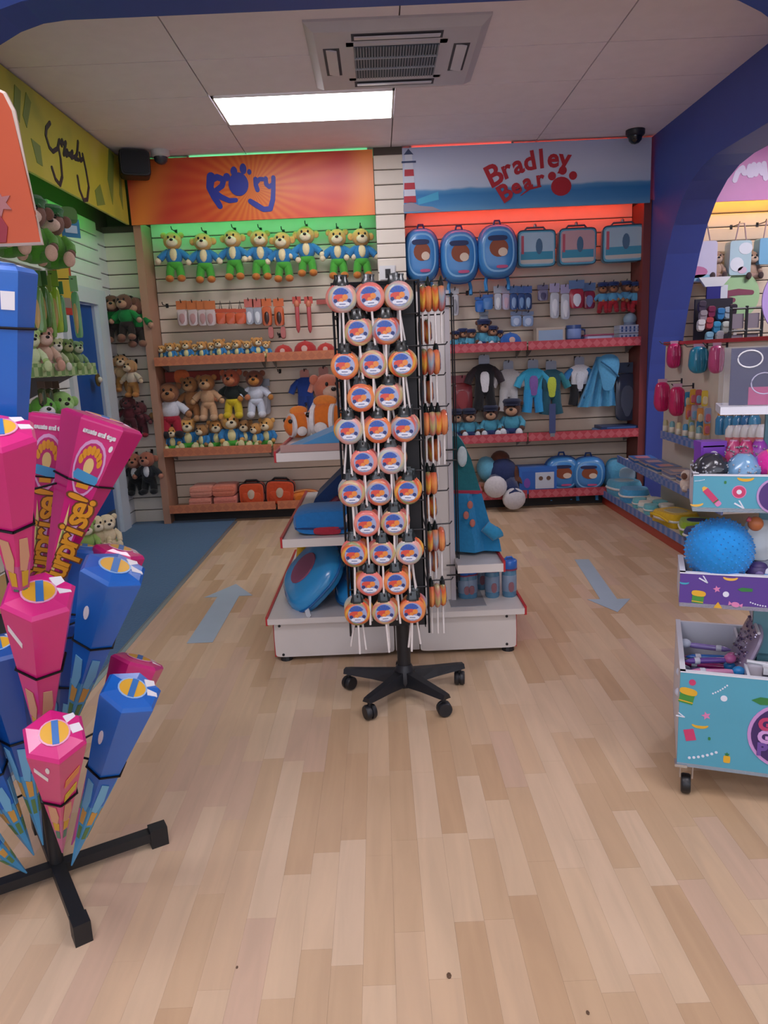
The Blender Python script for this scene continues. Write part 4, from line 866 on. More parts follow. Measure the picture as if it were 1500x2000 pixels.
def bottle(label, x, y, h, z=.225):
    t = thing('water_bottle', label, 'bottle', (x, y, z))
    part('bottle_body', MB().lathe([(0, 0), (.032, 0), (.036, .008), (.036, h*.62), (.034, h*.7), (0, h*.7)], 0, 18), mat('#4f7f9c', .12, 'glossy'), t, True)
    part('printed_sleeve', MB().lathe([(.0362, .03), (.0372, .032), (.0372, h*.55), (.0362, h*.56)], 0, 18), mat('#7a8ea4', .35), t, True)
    part('printed_figure', MB().loft(sup(.03, h*.28, 2.2, 12, (.004, h*.3)), [(1, .030), (.9, .0385)]), mat('#8a5a62', .5), t)
    part('cap', MB().lathe([(.037, h*.72), (.039, h*.73), (.039, h*.9), (.034, h*.93), (0, h*.94)], 0, 18), mat('#1d62b8', .35, 'glossy'), t, True)
    part('collar', MB().lathe([(.0375, h*.68), (.040, h*.685), (.040, h*.72), (.0375, h*.725)], 0, 18), mat('#7d3050', .4), t, True)
    part('loop', MB().tube([(-.02, 0, h*.93), (-.012, 0, h*.99), (.012, 0, h*.99), (.02, 0, h*.93)], .005, n=6), mat('#2a70c4', .4), t)
for i, (px, Y, h) in enumerate(((893, 3.50, .17), (919, 3.50, .175), (962, 3.50, .195), (995, 3.50, .20), (940, 3.64, .19), (905, 3.68, .18))):
    p = at(px, 1190, Y)
    bottle(f'blue capped water bottle, {ORD[i] if i < 4 else ORD[i-4]} of the {"front" if i < 4 else "back"} row on the gondola base', max(p.x, .385), Y, h)
part('deck_sheet', MB().b2((.30, .03, .225), (.47, .30, .228)), mat('#8f9094', .6), GT)
# ================================================================== LOLLIPOP RACK
SX, SY = .012, 2.92
t = thing('lollipop_rack', 'tall black revolving wire rack on a five star castor base', 'display rack', (SX, SY, 0)); RK = t
BP = mat('#1b1c20', .45)
BX0, BX1, BY0, BY1, BZ0, BZ1 = -.165, .148, -.135, .135, .345, 1.675
part('pole', MB().lathe([(0, .06), (.028, .06), (.028, .40), (.02, .40), (.02, 1.66), (0, 1.66)], 0, 16, (.045, 0, 0)), BP, t, True)
part('backing_panel', MB().b2((BX0+.01, BY0+.012, BZ0+.01), (BX1-.01, BY0+.016, BZ1)), mat('#101115', .6), t)
part('side_panel', MB().b2((BX1-.016, BY0+.012, BZ0), (BX1-.012, BY1, BZ1)), mat('#15161b', .6), t)
part('side_panel', MB().b2((BX0+.012, BY0+.012, BZ0), (BX0+.016, BY1, BZ1)), mat('#15161b', .6), t)
part('back_panel', MB().b2((BX0+.01, BY1-.016, BZ0), (BX1-.01, BY1-.012, BZ1)), mat('#15161b', .6), t)
for x in (BX0, BX1):
    for y in (BY0, BY1): part('corner_rod', MB().tube([(x, y, BZ0-.02), (x, y, BZ1)], .005, n=6), BP, t)
ZR = [1.613-.1156*i for i in range(11)]
for i, z in enumerate(ZR+[ZR[-1]-.1156]):
    part('wire_ring', MB().tube([(BX0, BY0, z+.06), (BX1, BY0, z+.06), (BX1, BY1, z+.06), (BX0, BY1, z+.06), (BX0, BY0, z+.06)], .0035, n=6), BP, t)
hb = part('base_hub', MB().lathe([(0, .05), (.05, .05), (.055, .075), (.04, .12), (.03, .14), (0, .14)], 0, 18, (.045, 0, 0)), BP, t, True)
for k in range(5):
    a = math.radians(-126+72*k); dx, dy = math.cos(a), math.sin(a); q_ = Vector((-dy, dx, 0)); c0 = Vector((.045, 0, 0)); d = Vector((dx, dy, 0))
    R = []
    for r, wd, z0, z1 in ((.03, .03, .055, .115), (.14, .026, .068, .105), (.245, .022, .075, .098), (.27, .02, .077, .095)):
        R.append([c0+d*r+q_*wd+Vector((0, 0, z0)), c0+d*r-q_*wd+Vector((0, 0, z0)), c0+d*r-q_*wd*.6+Vector((0, 0, z1)), c0+d*r+q_*wd*.6+Vector((0, 0, z1))])
    lg = part('base_leg', MB().rings(R), BP, t)
    cs = c0+d*.252
    part('castor', MB().lathe([(0, -.022), (.026, -.022), (.03, -.016), (.03, -.004), (.026, -.002), (.026, .002), (.03, .004), (.03, .016), (.026, .022), (0, .022)], 0, 16, (0, 0, 0), 'Y').v and MB().lathe([(0, -.022), (.026, -.022), (.03, -.016), (.03, -.004), (.024, -.002), (.024, .002), (.03, .004), (.03, .016), (.026, .022), (0, .022)], 0, 16, (0, 0, 0), 'Y').tube([(0, 0, .0), (0, 0, .05)], .008), BP, lg, True, (cs.x, cs.y, .0305), (0, 0, a+1.1))
SW = []
def swirl(name, cols):
    def b(N, L, tc):
        g = N.new('ShaderNodeTexGradient'); g.gradient_type = 'RADIAL'
        mp = N.new('ShaderNodeMapping'); mp.inputs['Rotation'].default_value = (PI/2, 0, 0); L.new(tc.outputs['Object'], mp.inputs['Vector']); L.new(mp.outputs[0], g.inputs[0])
        ln = N.new('ShaderNodeVectorMath'); ln.operation = 'LENGTH'; L.new(mp.outputs[0], ln.inputs[0])
        m = N.new('ShaderNodeMath'); m.operation = 'MULTIPLY_ADD'; m.inputs[1].default_value = 28; L.new(ln.outputs['Value'], m.inputs[0])
        m0 = N.new('ShaderNodeMath'); m0.operation = 'MULTIPLY'; m0.inputs[1].default_value = 2; L.new(g.outputs['Fac'], m0.inputs[0]); L.new(m0.outputs[0], m.inputs[2])
        f = N.new('ShaderNodeMath'); f.operation = 'FRACT'; L.new(m.outputs[0], f.inputs[0])
        n = len(cols); r = ramp(N, [(i/n, c) for i, c in enumerate(cols)]+[(1, cols[0])]); L.new(f.outputs[0], r.inputs[0]); return r.outputs[0]
    return ramp_mat('candy_'+name, b, .16)
SWM = [('pale rainbow', swirl('pale', ['#dc9a92', '#cdbd98', '#a9b8b0', '#cdaaa4'])), ('coral pink', swirl('coral', ['#e07a70', '#e49a88', '#dc6c66'])),
       ('orange', swirl('orange', ['#e27c48', '#e29a5c', '#d8684a'])), ('pink and green', swirl('pinkgreen', ['#d67a78', '#b6b478', '#c9736c', '#cfc08a'])),
       ('red and yellow', swirl('redyellow', ['#d8483a', '#e0b24a', '#d65a38', '#7fa06a'])), ('blue and red', swirl('bluered', ['#c8574e', '#8fa6b4', '#d88a5a']))]
LB = [mat('#9aa3c4', .3, 'glossy'), mat('#2f57ad', .35), mat('#cf4c3c', .35), mat('#e08a3c', .35), mat('#27346f', .35), mat('#dcdfe8', .35), mat('#55628f', .4)]
def label_mb():
    mb = MB(); y = -.0135
    mb.plate(circ(.036, 22), y, .0008, 0)
    n = 9; fan = [(0.0, .004)]+[(.030*math.cos(a)-.004, .004+.029*math.sin(a)) for a in [math.radians(25+135*i/n) for i in range(n+1)]]
    mb.plate(fan, y-.0008, .0006, 1)
    for i in range(5):
        a = math.radians(40+26*i); mb.plate([(.010*math.cos(a-.04)-.004, .004+.01*math.sin(a-.04)), (.029*math.cos(a-.05)-.004, .004+.029*math.sin(a-.05)), (.029*math.cos(a+.05)-.004, .004+.029*math.sin(a+.05))], y-.0014, .0003, 6)
    mb.plate(sup(.046, .024, 2.3, 14, (-.008, .000)), y-.0014, .0006, 2); mb.plate(circ(.010, 12, (.010, .002)), y-.0022, .0005, 3); mb.plate(circ(.008, 10, (-.004, -.009)), y-.0022, .0005, 3)
    for s in (-1, 1): mb.plate(circ(.007, 10, (s*.024, -.010)), y-.0016, .0005, 4)
    for cx, r in ((-.016, .0085), (-.006, .011), (.007, .011), (.017, .0085)): mb.plate(circ(r, 12, (cx, -.021), r*.78), y-.0028-.0002*cx/.017, .0006, 5)
    mb.plate(rect(.022, .0028, (0, -.0215)), y-.0038, .0004, 6)
    return mb
STK = mat('#ddd8d4', .45); CAPB = mat('#1c2321', .2, 'glossy'); CLR = mat('#c3cdd4', .1, 'clear')
def lolly(label, loc, rz, k, tilt, group, dark):
    t = thing('lollipop', label, 'lollipop', loc, rz, group); t.rotation_euler = (0, tilt, rz)
    nm, m = SWM[k]
    obj('candy', cmesh('candy', lambda: MB().lathe([(0, -.012), (.036, -.012), (.046, -.009), (.0505, 0), (.046, .009), (.036, .0125), (0, .0125)], 0, 24, (0, 0, 0), 'Y'), [m], True), t)
    obj('printed_label', cmesh('printed_label', label_mb, LB), t)
    obj('stick', cmesh('stick', lambda: MB().tube([(0, 0, -.045), (0, 0, -.165)], .0042, n=8), [STK], True), t)
    obj('hang_cap', cmesh('hang_cap', lambda: MB().rings([[(x, y, z) for x, y in sup(w_, d_, 2.2, 12)] for z, w_, d_ in ((.040, .05, .024), (.054, .046, .022), (.066, .036, .012), (.078, .04, .006))]), [CAPB if dark else CLR], True), t)
    return t
POS3 = ('left', 'middle', 'right'); POS2 = ('left', 'right')
KF = [0, 1, 0, 3, 5, 2, 3, 4, 2, 3, 0, 2, 5, 1, 0, 3, 5, 4, 1, 3, 4, 3, 0, 1, 2, 4, 3, 2, 5]
n = 0
LX = {0: (-.114, -.012, .088), 1: (-.066, .035)}
for r in range(11):
    for j, x in enumerate(LX[r % 2]):
        k = KF[n % len(KF)]; n += 1
        pos = (POS3 if r % 2 == 0 else POS2)[j]
        xx = x+random.uniform(-.004, .004)
        lolly(f'{SWM[k][0]} swirl lollipop at rack front, {ORD[r]} row down, {pos} hook', (xx, 2.68, ZR[r]), 0, k, random.uniform(-.06, .06), 'lollipops on the rack front', random.random() < .7)
        k2 = random.randrange(6)
        lolly(f'{SWM[k2][0]} swirl lollipop behind another, {ORD[r]} row down, {pos} hook', (xx+random.uniform(-.012, .012), 2.712, ZR[r]+.003), 0, k2, random.uniform(-.16, .16), 'lollipops on the rack front', True)
        if (r+j) % 2 == 0:
            k2 = random.randrange(6)
            lolly(f'{SWM[k2][0]} swirl lollipop third deep, {ORD[r]} row down, {pos} hook', (xx+random.uniform(-.012, .012), 2.742, ZR[r]+.004), 0, k2, random.uniform(-.22, .2), 'lollipops on the rack front', True)
        part('peg', MB().tube([(x-SX, BY0, ZR[r]+.06), (x-SX, 2.675-SY, ZR[r]+.062), (x-SX, 2.668-SY, ZR[r]+.072)], .003, n=6), BP, RK)
for r in range(11):
    y = 2.86 if r % 2 == 0 else 2.96
    cnt = (4, 2, 3, 2, 4, 3, 2, 2, 3, 2, 3)[r]
    for j in range(cnt):
        k = (4, 2, 4, 5, 2, 3)[(r+j) % 6]
        lolly(f'{SWM[k][0]} swirl lollipop edge on at rack side, {ORD[r]} row down, {ORD[cnt-1-j]} out', (SX+BX1+.016+.0235*j, y+random.uniform(-.01, .01), ZR[r]), PI/2, k, random.uniform(-.08, .08), 'lollipops on the rack side', random.random() < .6)
    part('peg', MB().tube([(BX1, y-SY, ZR[r]+.06), (BX1+.10, y-SY, ZR[r]+.062), (BX1+.107, y-SY, ZR[r]+.072)], .003, n=6), BP, RK)
# ================================================================== FLOOR ARROWS
def arrow(name, label, tail, tip, wd, hw, hl):
    a, b = Vector(tail), Vector(tip); d = (b-a); L_ = d.length; ang = math.atan2(d.y, d.x)
    t = thing(name, label, 'floor arrow', (a.x, a.y, .0012), ang)
    sh = [(0, -wd/2), (L_-hl, -wd/2), (L_-hl, wd/2), (0, wd/2)]; hd = [(L_-hl, -hw/2), (L_, 0), (L_-hl, hw/2)]
    part('arrow_shaft', MB().rings([[(x, y, 0) for x, y in sh], [(x, y, .0012) for x, y in sh]]), mat('#a3b6c4', .5), t)
    part('arrow_head', MB().rings([[(x, y, 0) for x, y in hd], [(x, y, .0012) for x, y in hd]]), mat('#a3b6c4', .5), t)
arrow('direction_arrow', 'pale blue floor arrow pointing away beside the blue carpet', tuple(onz(390, 1256, 0)), tuple(onz(461, 1141, 0)), .135, .30, .26)
arrow('direction_arrow', 'pale blue floor arrow pointing forward on the right of the gondola', tuple(onz(1136, 1093, 0)), tuple(onz(1206, 1196, 0)), .095, .24, .22)
for px, py, r in ((877, 1907, .006), (463, 1890, .003), (1148, 1979, .004)):
    p = onz(px, py, 0); t = thing('dirt_crumb', {877: 'brown crumb on the bare floor in front', 463: 'tiny dark speck of dirt near the cone stand feet', 1148: 'small brown speck on the floor by the front edge'}[px], 'crumb', (p.x, p.y, 0)); part('crumb', MB().ell((0, 0, r*.4), (r, r*1.5, r*.5), 0, 7, 5), mat('#5d4632', .8), t)
# ================================================================== CONE STAND
CX_, CY_ = -.965, 1.85
t = thing('cone_stand', 'black wire stand of party cones on a crossed bar base', 'display stand', (CX_, CY_, 0)); CST = t
BS = mat('#17181a', .5)
for k, ang in enumerate((math.radians(29.5), math.radians(-56))):
    d = Vector((math.cos(ang), math.sin(ang), 0))
    L_ = .285
    part('base_bar', MB().box((0, 0, .036+.004*k), (2*L_, .036, .028), 0, ang), BS, t)
    for s in (-1, 1): part('bar_foot', MB().rings([[Vector((0, 0, z))+d*s*(L_-.03+u)+Vector((-d.y, d.x, 0))*v for u, v in ((0, -.021), (.05, -.021), (.05, .021), (0, .021))] for z in (0, .05, .058)]), BS, t)
part('pole', MB().lathe([(0, .03), (.019, .03), (.019, 1.9), (0, 1.9)], 0, 12), BS, t, True)
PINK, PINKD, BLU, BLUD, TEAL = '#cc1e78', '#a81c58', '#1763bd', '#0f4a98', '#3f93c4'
WHT = mat('#e3e3e6', .35, 'glossy'); YEL = mat('#d9a52a', .4); WIRE = mat('#15161a', .4, 'metal', .6)
def cone(label, top, Yt, apex, Ya, R_, hexc, group, sides=None, tip=None, ph=None, deco=True, ring=.34, words=None):
    """hexagonal paper cone: apex down, hexagonal lid on top; local +z runs from apex to lid"""
    A = at(*apex, Ya); T = at(*top, Yt); ax = T-A; Ln = ax.length; z = ax.normalized()
    toc = (EYE-(A+T)/2); f = (toc-z*toc.dot(z)).normalized(); x = (-f).cross(z).normalized()  # local -y faces the viewer
    if x.dot(RT) < 0: pass
    t = thing('party_cone', label, 'party cone', tuple(A), 0, group)
    M3 = Matrix((x, -f, z)).transposed()
    t.rotation_euler = M3.to_euler()
    ph = -PI/2+PI/6 if ph is None else ph
    V = lambda r, zz: [(r*math.cos(ph+PI/3*i), r*math.sin(ph+PI/3*i), zz) for i in range(6)]
    base_m = mat(hexc, .28, 'glossy')
    zs = Ln*.42 if tip else .012
    part('body', MB().rings([V(R_*zs/Ln, zs), V(R_*.985, Ln*.985), V(R_, Ln)]), base_m, t)
    if tip: part('cone_tip', MB().rings([V(.002, .0), V(R_*zs/Ln, zs)]), mat(tip, .3, 'glossy'), t)
    ld = part('lid', MB().rings([V(R_*1.0, Ln), V(R_*1.0, Ln+.004), V(R_*.9, Ln+.012), V(R_*.45, Ln+.018)]), base_m, t)
    part('lid_badge', MB().lathe([(0, Ln+.018), (R_*.42, Ln+.018), (R_*.42, Ln+.0195), (0, Ln+.0198)], 0, 18), YEL, ld)
    part('lid_ribbon', MB().b2((-R_*.08, -R_*.42, Ln+.0185), (R_*.12, R_*.42, Ln+.021)), mat('#2f6fb4', .4), ld)
    part('badge_ring', MB().lathe([(R_*.42, Ln+.017), (R_*.47, Ln+.018), (R_*.47, Ln+.0195), (R_*.42, Ln+.020)], 0, 18), mat('#d99ab8' if hexc == PINK else '#8fb4dc', .4), ld)
    part('price_label', MB().box((R_*.55, R_*.28, Ln+.0135), (R_*.34, R_*.72, .003), 0, R=Matrix.Rotation(.35, 3, 'Z') @ Matrix.Rotation(.22, 3, 'Y')), WHT, ld)
    # printed panel on the face nearest the viewer (face centre at local -y when ph is the default)
    if deco:
        ap = R_*math.cos(PI/6)
        pn = MB()
        for zz, wd, hh, mi in ((.80, .55, .05, 0), (.70, .42, .09, 1), (.56, .34, .08, 2)):
            s_ = zz; pts = [(-wd/2*R_*s_, (zz-hh/2)*Ln), (wd/2*R_*s_, (zz-hh/2)*Ln), (wd/2*R_*s_, (zz+hh/2)*Ln), (-wd/2*R_*s_, (zz+hh/2)*Ln)]
            pn.rings([[(a, -ap*(b/Ln)-.0012, b) for a, b in pts], [(a, -ap*(b/Ln)-.002, b) for a, b in pts]], mi)
    # wire holder
    rz_ = Ln*(1-ring); rr = R_*(1-ring)*1.0+.003
    wr_ = part('wire_holder', MB().tube([Vector(v) for v in V(rr, rz_)]+[Vector(V(rr, rz_)[0])], .003, n=6), WIRE, CST)
    wr_.matrix_world = Matrix.Translation(A) @ M3.to_4x4()
    wr_.parent = CST; wr_.matrix_parent_inverse = Matrix.Translation(Vector((CX_, CY_, 0))).inverted()
    wr_.location = A; wr_.rotation_euler = M3.to_euler()
    pm_ = A+z*rz_; 
    arm = part('holder_arm', MB().tube([pm_-Vector((CX_, CY_, 0))+(Vector((CX_, CY_, pm_.z))-pm_).normalized()*rr*.9, Vector((0, 0, pm_.z-.02))], .003, n=6), WIRE, CST)
    return t, Ln, V
def face_plate(t, Ln, R_, ph, i, pts, name, m, off=.0015):
    """flat print on side face i of a cone; pts are (u across -1..1, v along 0..1)"""
    a0, a1 = ph+PI/3*i, ph+PI/3*(i+1); out = []
    nrm = Vector((math.cos((a0+a1)/2), math.sin((a0+a1)/2), -R_*.866/Ln)).normalized()
    P = []
    for u, v in pts:
        e0 = Vector((math.cos(a0)*R_*v, math.sin(a0)*R_*v, v*Ln)); e1 = Vector((math.cos(a1)*R_*v, math.sin(a1)*R_*v, v*Ln))
        P.append(e0.lerp(e1, (u+1)/2))
    return part(name, MB().rings([[p+nrm*off*.4 for p in P], [p+nrm*(off+.0008) for p in P]]), m, t)
FPH = -PI/2-PI/6     # face 0 looks at the viewer
EPH = -PI/2          # an edge looks at the viewer
GRP = 'party cones on the wire stand'
SKIN = mat('#d9a98a', .5); GRN = mat('#5f8a3a', .5); LBL = mat('#3f93c4', .4)
def scenes(t, Ln, R_, ph, i, cols=('#d9a98a', '#c9b32a', '#5f8a3a')):
    face_plate(t, Ln, R_, ph, i, [(-.7, .40), (.3, .38), (.7, .46), (.4, .56), (-.5, .57)], 'printed_patch', mat(cols[0], .5))
    face_plate(t, Ln, R_, ph, i, [(-.6, .30), (.5, .30), (.6, .38), (-.5, .39)], 'printed_patch', mat(cols[1], .5))
    face_plate(t, Ln, R_, ph, i, [(-.7, .20), (.6, .20), (.5, .28), (-.5, .28)], 'printed_patch', mat(cols[2], .5))
def sticker(t, Ln, R_, ph, i, u, v, r=.22, m=None):
    face_plate(t, Ln, R_, ph, i, [(u+r*math.cos(a*PI/6), v+r*.17*math.sin(a*PI/6)) for a in range(12)], 'round_sticker', m or WHT)
def strap_label(t, Ln, R_, ph, i): face_plate(t, Ln, R_, ph, i, [(-.75, .90), (.1, .83), (.16, .855), (-.7, .93)], 'price_strip', WHT)
def lettering(t, Ln, R_, ph, i, s, m, size, v0, dv, u=0.0, spin=0.0, name='letter'):
    """letters stacked along the face, upright across the cone unless spun"""
    a0, a1 = ph+PI/3*i, ph+PI/3*(i+1); am = (a0+a1)/2; ap = R_*math.cos(PI/6)
    slope = math.atan2(ap, Ln)
    for k, ch in enumerate(s):
        if ch == ' ': continue
        v = v0+dv*k*(1 if spin else 0)
        uu = u if spin else u+dv*k
        rad = ap*v+.0022
        rt = Vector((-math.sin(am), math.cos(am), 0)); out = Vector((math.cos(am), math.sin(am), 0))
        pos = out*rad+rt*(uu*R_*.5*v)+Vector((0, 0, v*Ln))
        up = (Vector((0, 0, 1))*Ln+out*ap).normalized(); nn = rt.cross(up).normalized()
        B = Matrix((rt, up, nn)).transposed() @ Matrix.Rotation(spin, 3, 'Z')
        o = text(name, ch, size, m, t, tuple(pos), B.to_euler(), ext=.0008, off=.0012)
BRN = mat('#6b3a14', .5); GOLD = mat('#d9941e', .4); LIL = mat('#d3a0cc', .45); CRM = mat('#dcc27c', .5)
# the two broad pink cones facing the aisle
for lab, top, Yt, apex, Ya, R_, rot_ in (('big pink party cone lettered surprise, behind the big pink box end cone', (98, 822), 2.12, (66, 1185), 2.02, .105, 0), ('big pink party cone lettered surprise, tilting right above the pink lid', (200, 828), 1.98, (82, 1190), 1.90, .105, 0)):
    t, Ln, V = cone(lab, top, Yt, apex, Ya, R_, PINK, GRP, ph=FPH, ring=.30)
    lettering(t, Ln, R_, FPH, 0, 'sweets and toys', WHT, .017, .955, .105, u=-.70, name='small_letter')
    ov = lambda r1, r2, v, u=0: [(u+r1*math.cos(a*PI/10), v+r2*math.sin(a*PI/10)) for a in range(20)]
    face_plate(t, Ln, R_, FPH, 0, ov(.88, .15, .775), 'printed_ring', LIL)
    face_plate(t, Ln, R_, FPH, 0, ov(.77, .132, .775), 'printed_disc', mat('#b8246c', .4), .0022)
    for a in range(7):
        an = math.radians(25+130*a/6); face_plate(t, Ln, R_, FPH, 0, ov(.13, .025, .775+.095*math.sin(an), .58*math.cos(an)), 'printed_block', GOLD, .003)
    face_plate(t, Ln, R_, FPH, 0, ov(.28, .045, .785), 'printed_patch', CRM, .003)
    face_plate(t, Ln, R_, FPH, 0, [(-.78, .74), (-.7, .715), (.72, .695), (.84, .72), (.76, .745), (-.6, .765)], 'printed_ribbon', LBL, .0036)
    face_plate(t, Ln, R_, FPH, 0, [(-.42, .672), (.42, .672), (.40, .70), (-.40, .70)], 'printed_block', GOLD, .003)
    sticker(t, Ln, R_, FPH, 0, .80, .90, .10)
    face_plate(t, Ln, R_, FPH, 0, [(.0, .24), (.75, .24), (.80, .60), (.2, .62)], 'printed_ground', LIL, .0012)
    face_plate(t, Ln, R_, FPH, 0, [(-.75, .22), (-.1, .22), (-.05, .40), (-.5, .58), (-.7, .40)], 'printed_figure', CRM, .0016)
    face_plate(t, Ln, R_, FPH, 0, [(-.55, .30), (-.15, .30), (-.15, .42), (-.5, .44)], 'printed_patch', GRN, .0022)
    word = 'Surprise!'
    for dx, m_, ex, sz in ((.0, BRN, 0, .074), (.0, GOLD, .0012, .069)):
        a0 = FPH; am = a0+PI/6; ap = R_*math.cos(PI/6)
        rt = Vector((-math.sin(am), math.cos(am), 0)); out = Vector((math.cos(am), math.sin(am), 0)); up = (Vector((0, 0, 1))*Ln+out*ap).normalized(); nn = rt.cross(up).normalized()
        for k, ch in enumerate(word):
            v = .17+.056*k; s_ = sz*(.95+.75*v)
            pos = out*(ap*v+.003+ex)+rt*(.42*R_*.5*v)+Vector((0, 0, v*Ln))
            B = Matrix((rt, up, nn)).transposed() @ Matrix.Rotation(PI/2-.12, 3, 'Z')
            text('letter' if ex else 'letter_outline', ch, s_, m_, t, tuple(pos), B.to_euler(), ext=.0008, off=.0018 if ex else .0045)
specs = [
 ('blue box topped cone standing tallest at the left edge', (-8, 533), 1.50, (30, 1180), 1.52, .074, BLU, FPH, .15),
 ('big pink cone with folded lid at the left edge above the crossed base', (0, 852), 1.36, (52, 1235), 1.55, .068, PINK, EPH, .38),
 ('blue cone mostly hidden behind the big pink surprise cones', (163, 1078), 2.02, (118, 1420), 1.93, .07, BLU, FPH, .34),
 ('pink cone standing behind the blue lidded cone', (232, 1082), 2.00, (130, 1430), 1.93, .07, PINK, FPH, .34),
 ('blue cone with shiny lid and price label on the right of the stand', (221, 1116), 1.78, (126, 1455), 1.86, .084, BLU, FPH+.5, .36),
 ('pink cone with glossy lid under the big surprise cones', (76, 1168), 1.50, (88, 1500), 1.72, .077, PINK, EPH-.2, .33),
 ('pink flat backed cone behind the lowest blue cone', (268, 1296), 2.06, (140, 1650), 1.90, .080, PINK, FPH+.25, .34),
 ('lowest blue cone with shiny lid at the right of the stand', (255, 1355), 1.66, (140, 1690), 1.80, .074, BLU, FPH+.45, .38),
 ('lowest pink cone whose lid faces the aisle with barcode label', (107, 1440), 1.46, (122, 1665), 1.74, .068, PINK, EPH+.08, .40),
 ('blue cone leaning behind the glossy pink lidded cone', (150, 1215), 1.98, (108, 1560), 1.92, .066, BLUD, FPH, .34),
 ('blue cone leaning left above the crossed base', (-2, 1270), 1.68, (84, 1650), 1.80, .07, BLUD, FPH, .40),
 ('blue cone at the lower left edge with teal tip', (-78, 1400), 1.66, (66, 1670), 1.80, .07, BLU, FPH, .36),
 ('low blue cone tip crossing the bar of the base', (-120, 1560), 1.60, (52, 1705), 1.78, .066, BLU, FPH, .30),
]
for lab, top, Yt, apex, Ya, R_, hx, ph, rg in specs:
    t, Ln, V = cone(lab, top, Yt, apex, Ya, R_, hx, GRP, ph=ph, ring=rg, tip=TEAL if hx != PINK else '#b84a8c')
    fs = (0, 5, 1) if hx != PINK else (0, 5)
    for i in fs: scenes(t, Ln, R_, ph, i, ('#c99a7a', '#c9a32a', '#4f7f6a') if hx == PINK else ('#6fb0d4', '#c99a4a', '#5a7f4a'))
    if lab.startswith(('lowest pink', 'pink cone with glossy')): strap_label(t, Ln, R_, ph, 5)
    if lab.startswith('blue box'): face_plate(t, Ln, R_, ph, 0, [(.15, .90), (.85, .90), (.85, .95), (.15, .95)], 'price_strip', WHT)
    if lab.startswith(('lowest blue', 'blue cone with shiny')): sticker(t, Ln, R_, ph, 5, -.1, .82)
    if lab.startswith('lowest pink'):
        sticker(t, Ln, R_, ph, 5, .2, .93, .14); 
        for v, m_ in ((.80, '#d98a4a'), (.66, '#c9b32a')): face_plate(t, Ln, R_, ph, 0, [(-.6, v-.05), (.7, v), (.7, v+.06), (-.5, v+.01)], 'printed_block', mat(m_, .5))
# header board above the stand
t = thing('header_board', 'orange header board with dark red round print above the cones', 'sign', (-.94, 1.55, 1.655))
out = [(-.30, 0), (.285, 0), (.262, .24), (.25, .27), (.22, .285), (-.30, .285)]
part('board', MB().plate(out, .008, .012), mat('#a8441c', .45), t)
part('board_edge', MB().tube([(x, .002, z) for x, z in out], .006, n=6), mat('#b9a89c', .5), t)
part('printed_disc', MB().plate([(-.05, .002), (.218, .002)]+[(.08+.15*math.cos(a*PI/12)*1.0, .0+.118*math.sin(a*PI/12)) for a in range(1, 12)], -.004, .002), mat('#7d1826', .45), t)
part('printed_star', MB().plate(star(.026, .5, 6, (.215, .075)), -.004, .002), mat('#8f5a5a', .5), t)
part('post', MB().tube([(-.025, .30, -.2), (-.025, .30, .20), (-.025, .02, .2)], .01, n=8), BS, t)
# ================================================================== RIGHT SHELF UNIT IN FRONT OF THE SIDE ARCH
SEA = ticket('#4f74b4', '#7f8cba'); CRMW = mat('#cfc4b6', .5)
t = thing('side_gondola', 'low cream shelf unit with red kick board along the side arch', 'shelf unit', (2.36, 5.4, 0)); WG = t
RF = lambda x: x-2.36
part('kick_board', MB().b2((RF(2.03), -1.15, 0), (RF(2.06), 1.33, .085)), mat('#a82a1c', .4, 'glossy'), t)
part('base_deck', MB().b2((RF(2.02), -1.15, .085), (RF(2.36), 1.33, .115)), CRMW, t)
part('ticket_strip', MB().b2((RF(2.005), -1.15, .08), (RF(2.018), 1.33, .135)), SEA, t)
part('back_panel', MB().b2((RF(2.34), -1.15, .115), (RF(2.36), .72, 1.41)), CRMW, t)
part('top_rail', MB().b2((RF(2.325), -1.16, 1.41), (RF(2.37), .73, 1.435)), mat('#b03038', .4), t)
def side_shelf(n_, z, xf0, y0, xf1, y1):
    s_ = part('shelf', MB().rings([[(RF(xf0), y0, zz), (RF(xf1), y1, zz), (RF(2.338), y1, zz), (RF(2.338), y0, zz)] for zz in (z-.025, z)]), CRMW, t)
    part('ticket_strip', MB().rings([[(RF(xf0)-d, y0, z-.03+h_), (RF(xf1)-d, y1, z-.03+h_), (RF(xf1)-d, y1, z+.03+h_), (RF(xf0)-d, y0, z+.03+h_)] for d, h_ in ((.012, 0), (0, 0))]), SEA, s_)
side_shelf('lower', .43, 2.02, -1.1, 2.13, 1.2)
side_shelf('upper', .72, 2.16, -1.1, 2.23, .45)
def lie(label, x, y, z, W_, L_, T_, hx, rz, name='folded_towel', cat='towel', patch=None, e=5):
    q = thing(name, label, cat, (x, y, z), rz)
    part('folds', MB().rings([[(a*s, b*s, zz) for a, b in sup(W_, L_, e, 20)] for s, zz in ((.95, 0), (1, T_*.2), (1, T_*.75), (.9, T_))]), fab(hx), q, True)
    part('fold_edge', MB().tube([(a*1.0, b*1.0, T_*.5) for a, b in sup(W_*1.005, L_*1.005, e, 20)], T_*.09, n=6), fab('#dcdcd8' if hx != '#dcd8cc' else '#8fc4cc'), q, True)
    if patch: part('printed_patch', MB().rings([[(a, b, T_-.001) for a, b in sup(W_*.6, L_*.55, 3, 16)], [(a, b, T_+.004) for a, b in sup(W_*.56, L_*.5, 3, 16)]]), mat(patch, .4), q)
    return q
lie('pale blue printed cushion on the base deck nearest the back corner', 2.16, 6.52, .116, .26, .30, .13, '#5aa6c4', .2, 'cushion', 'cushion', '#a4b4b8', 3)
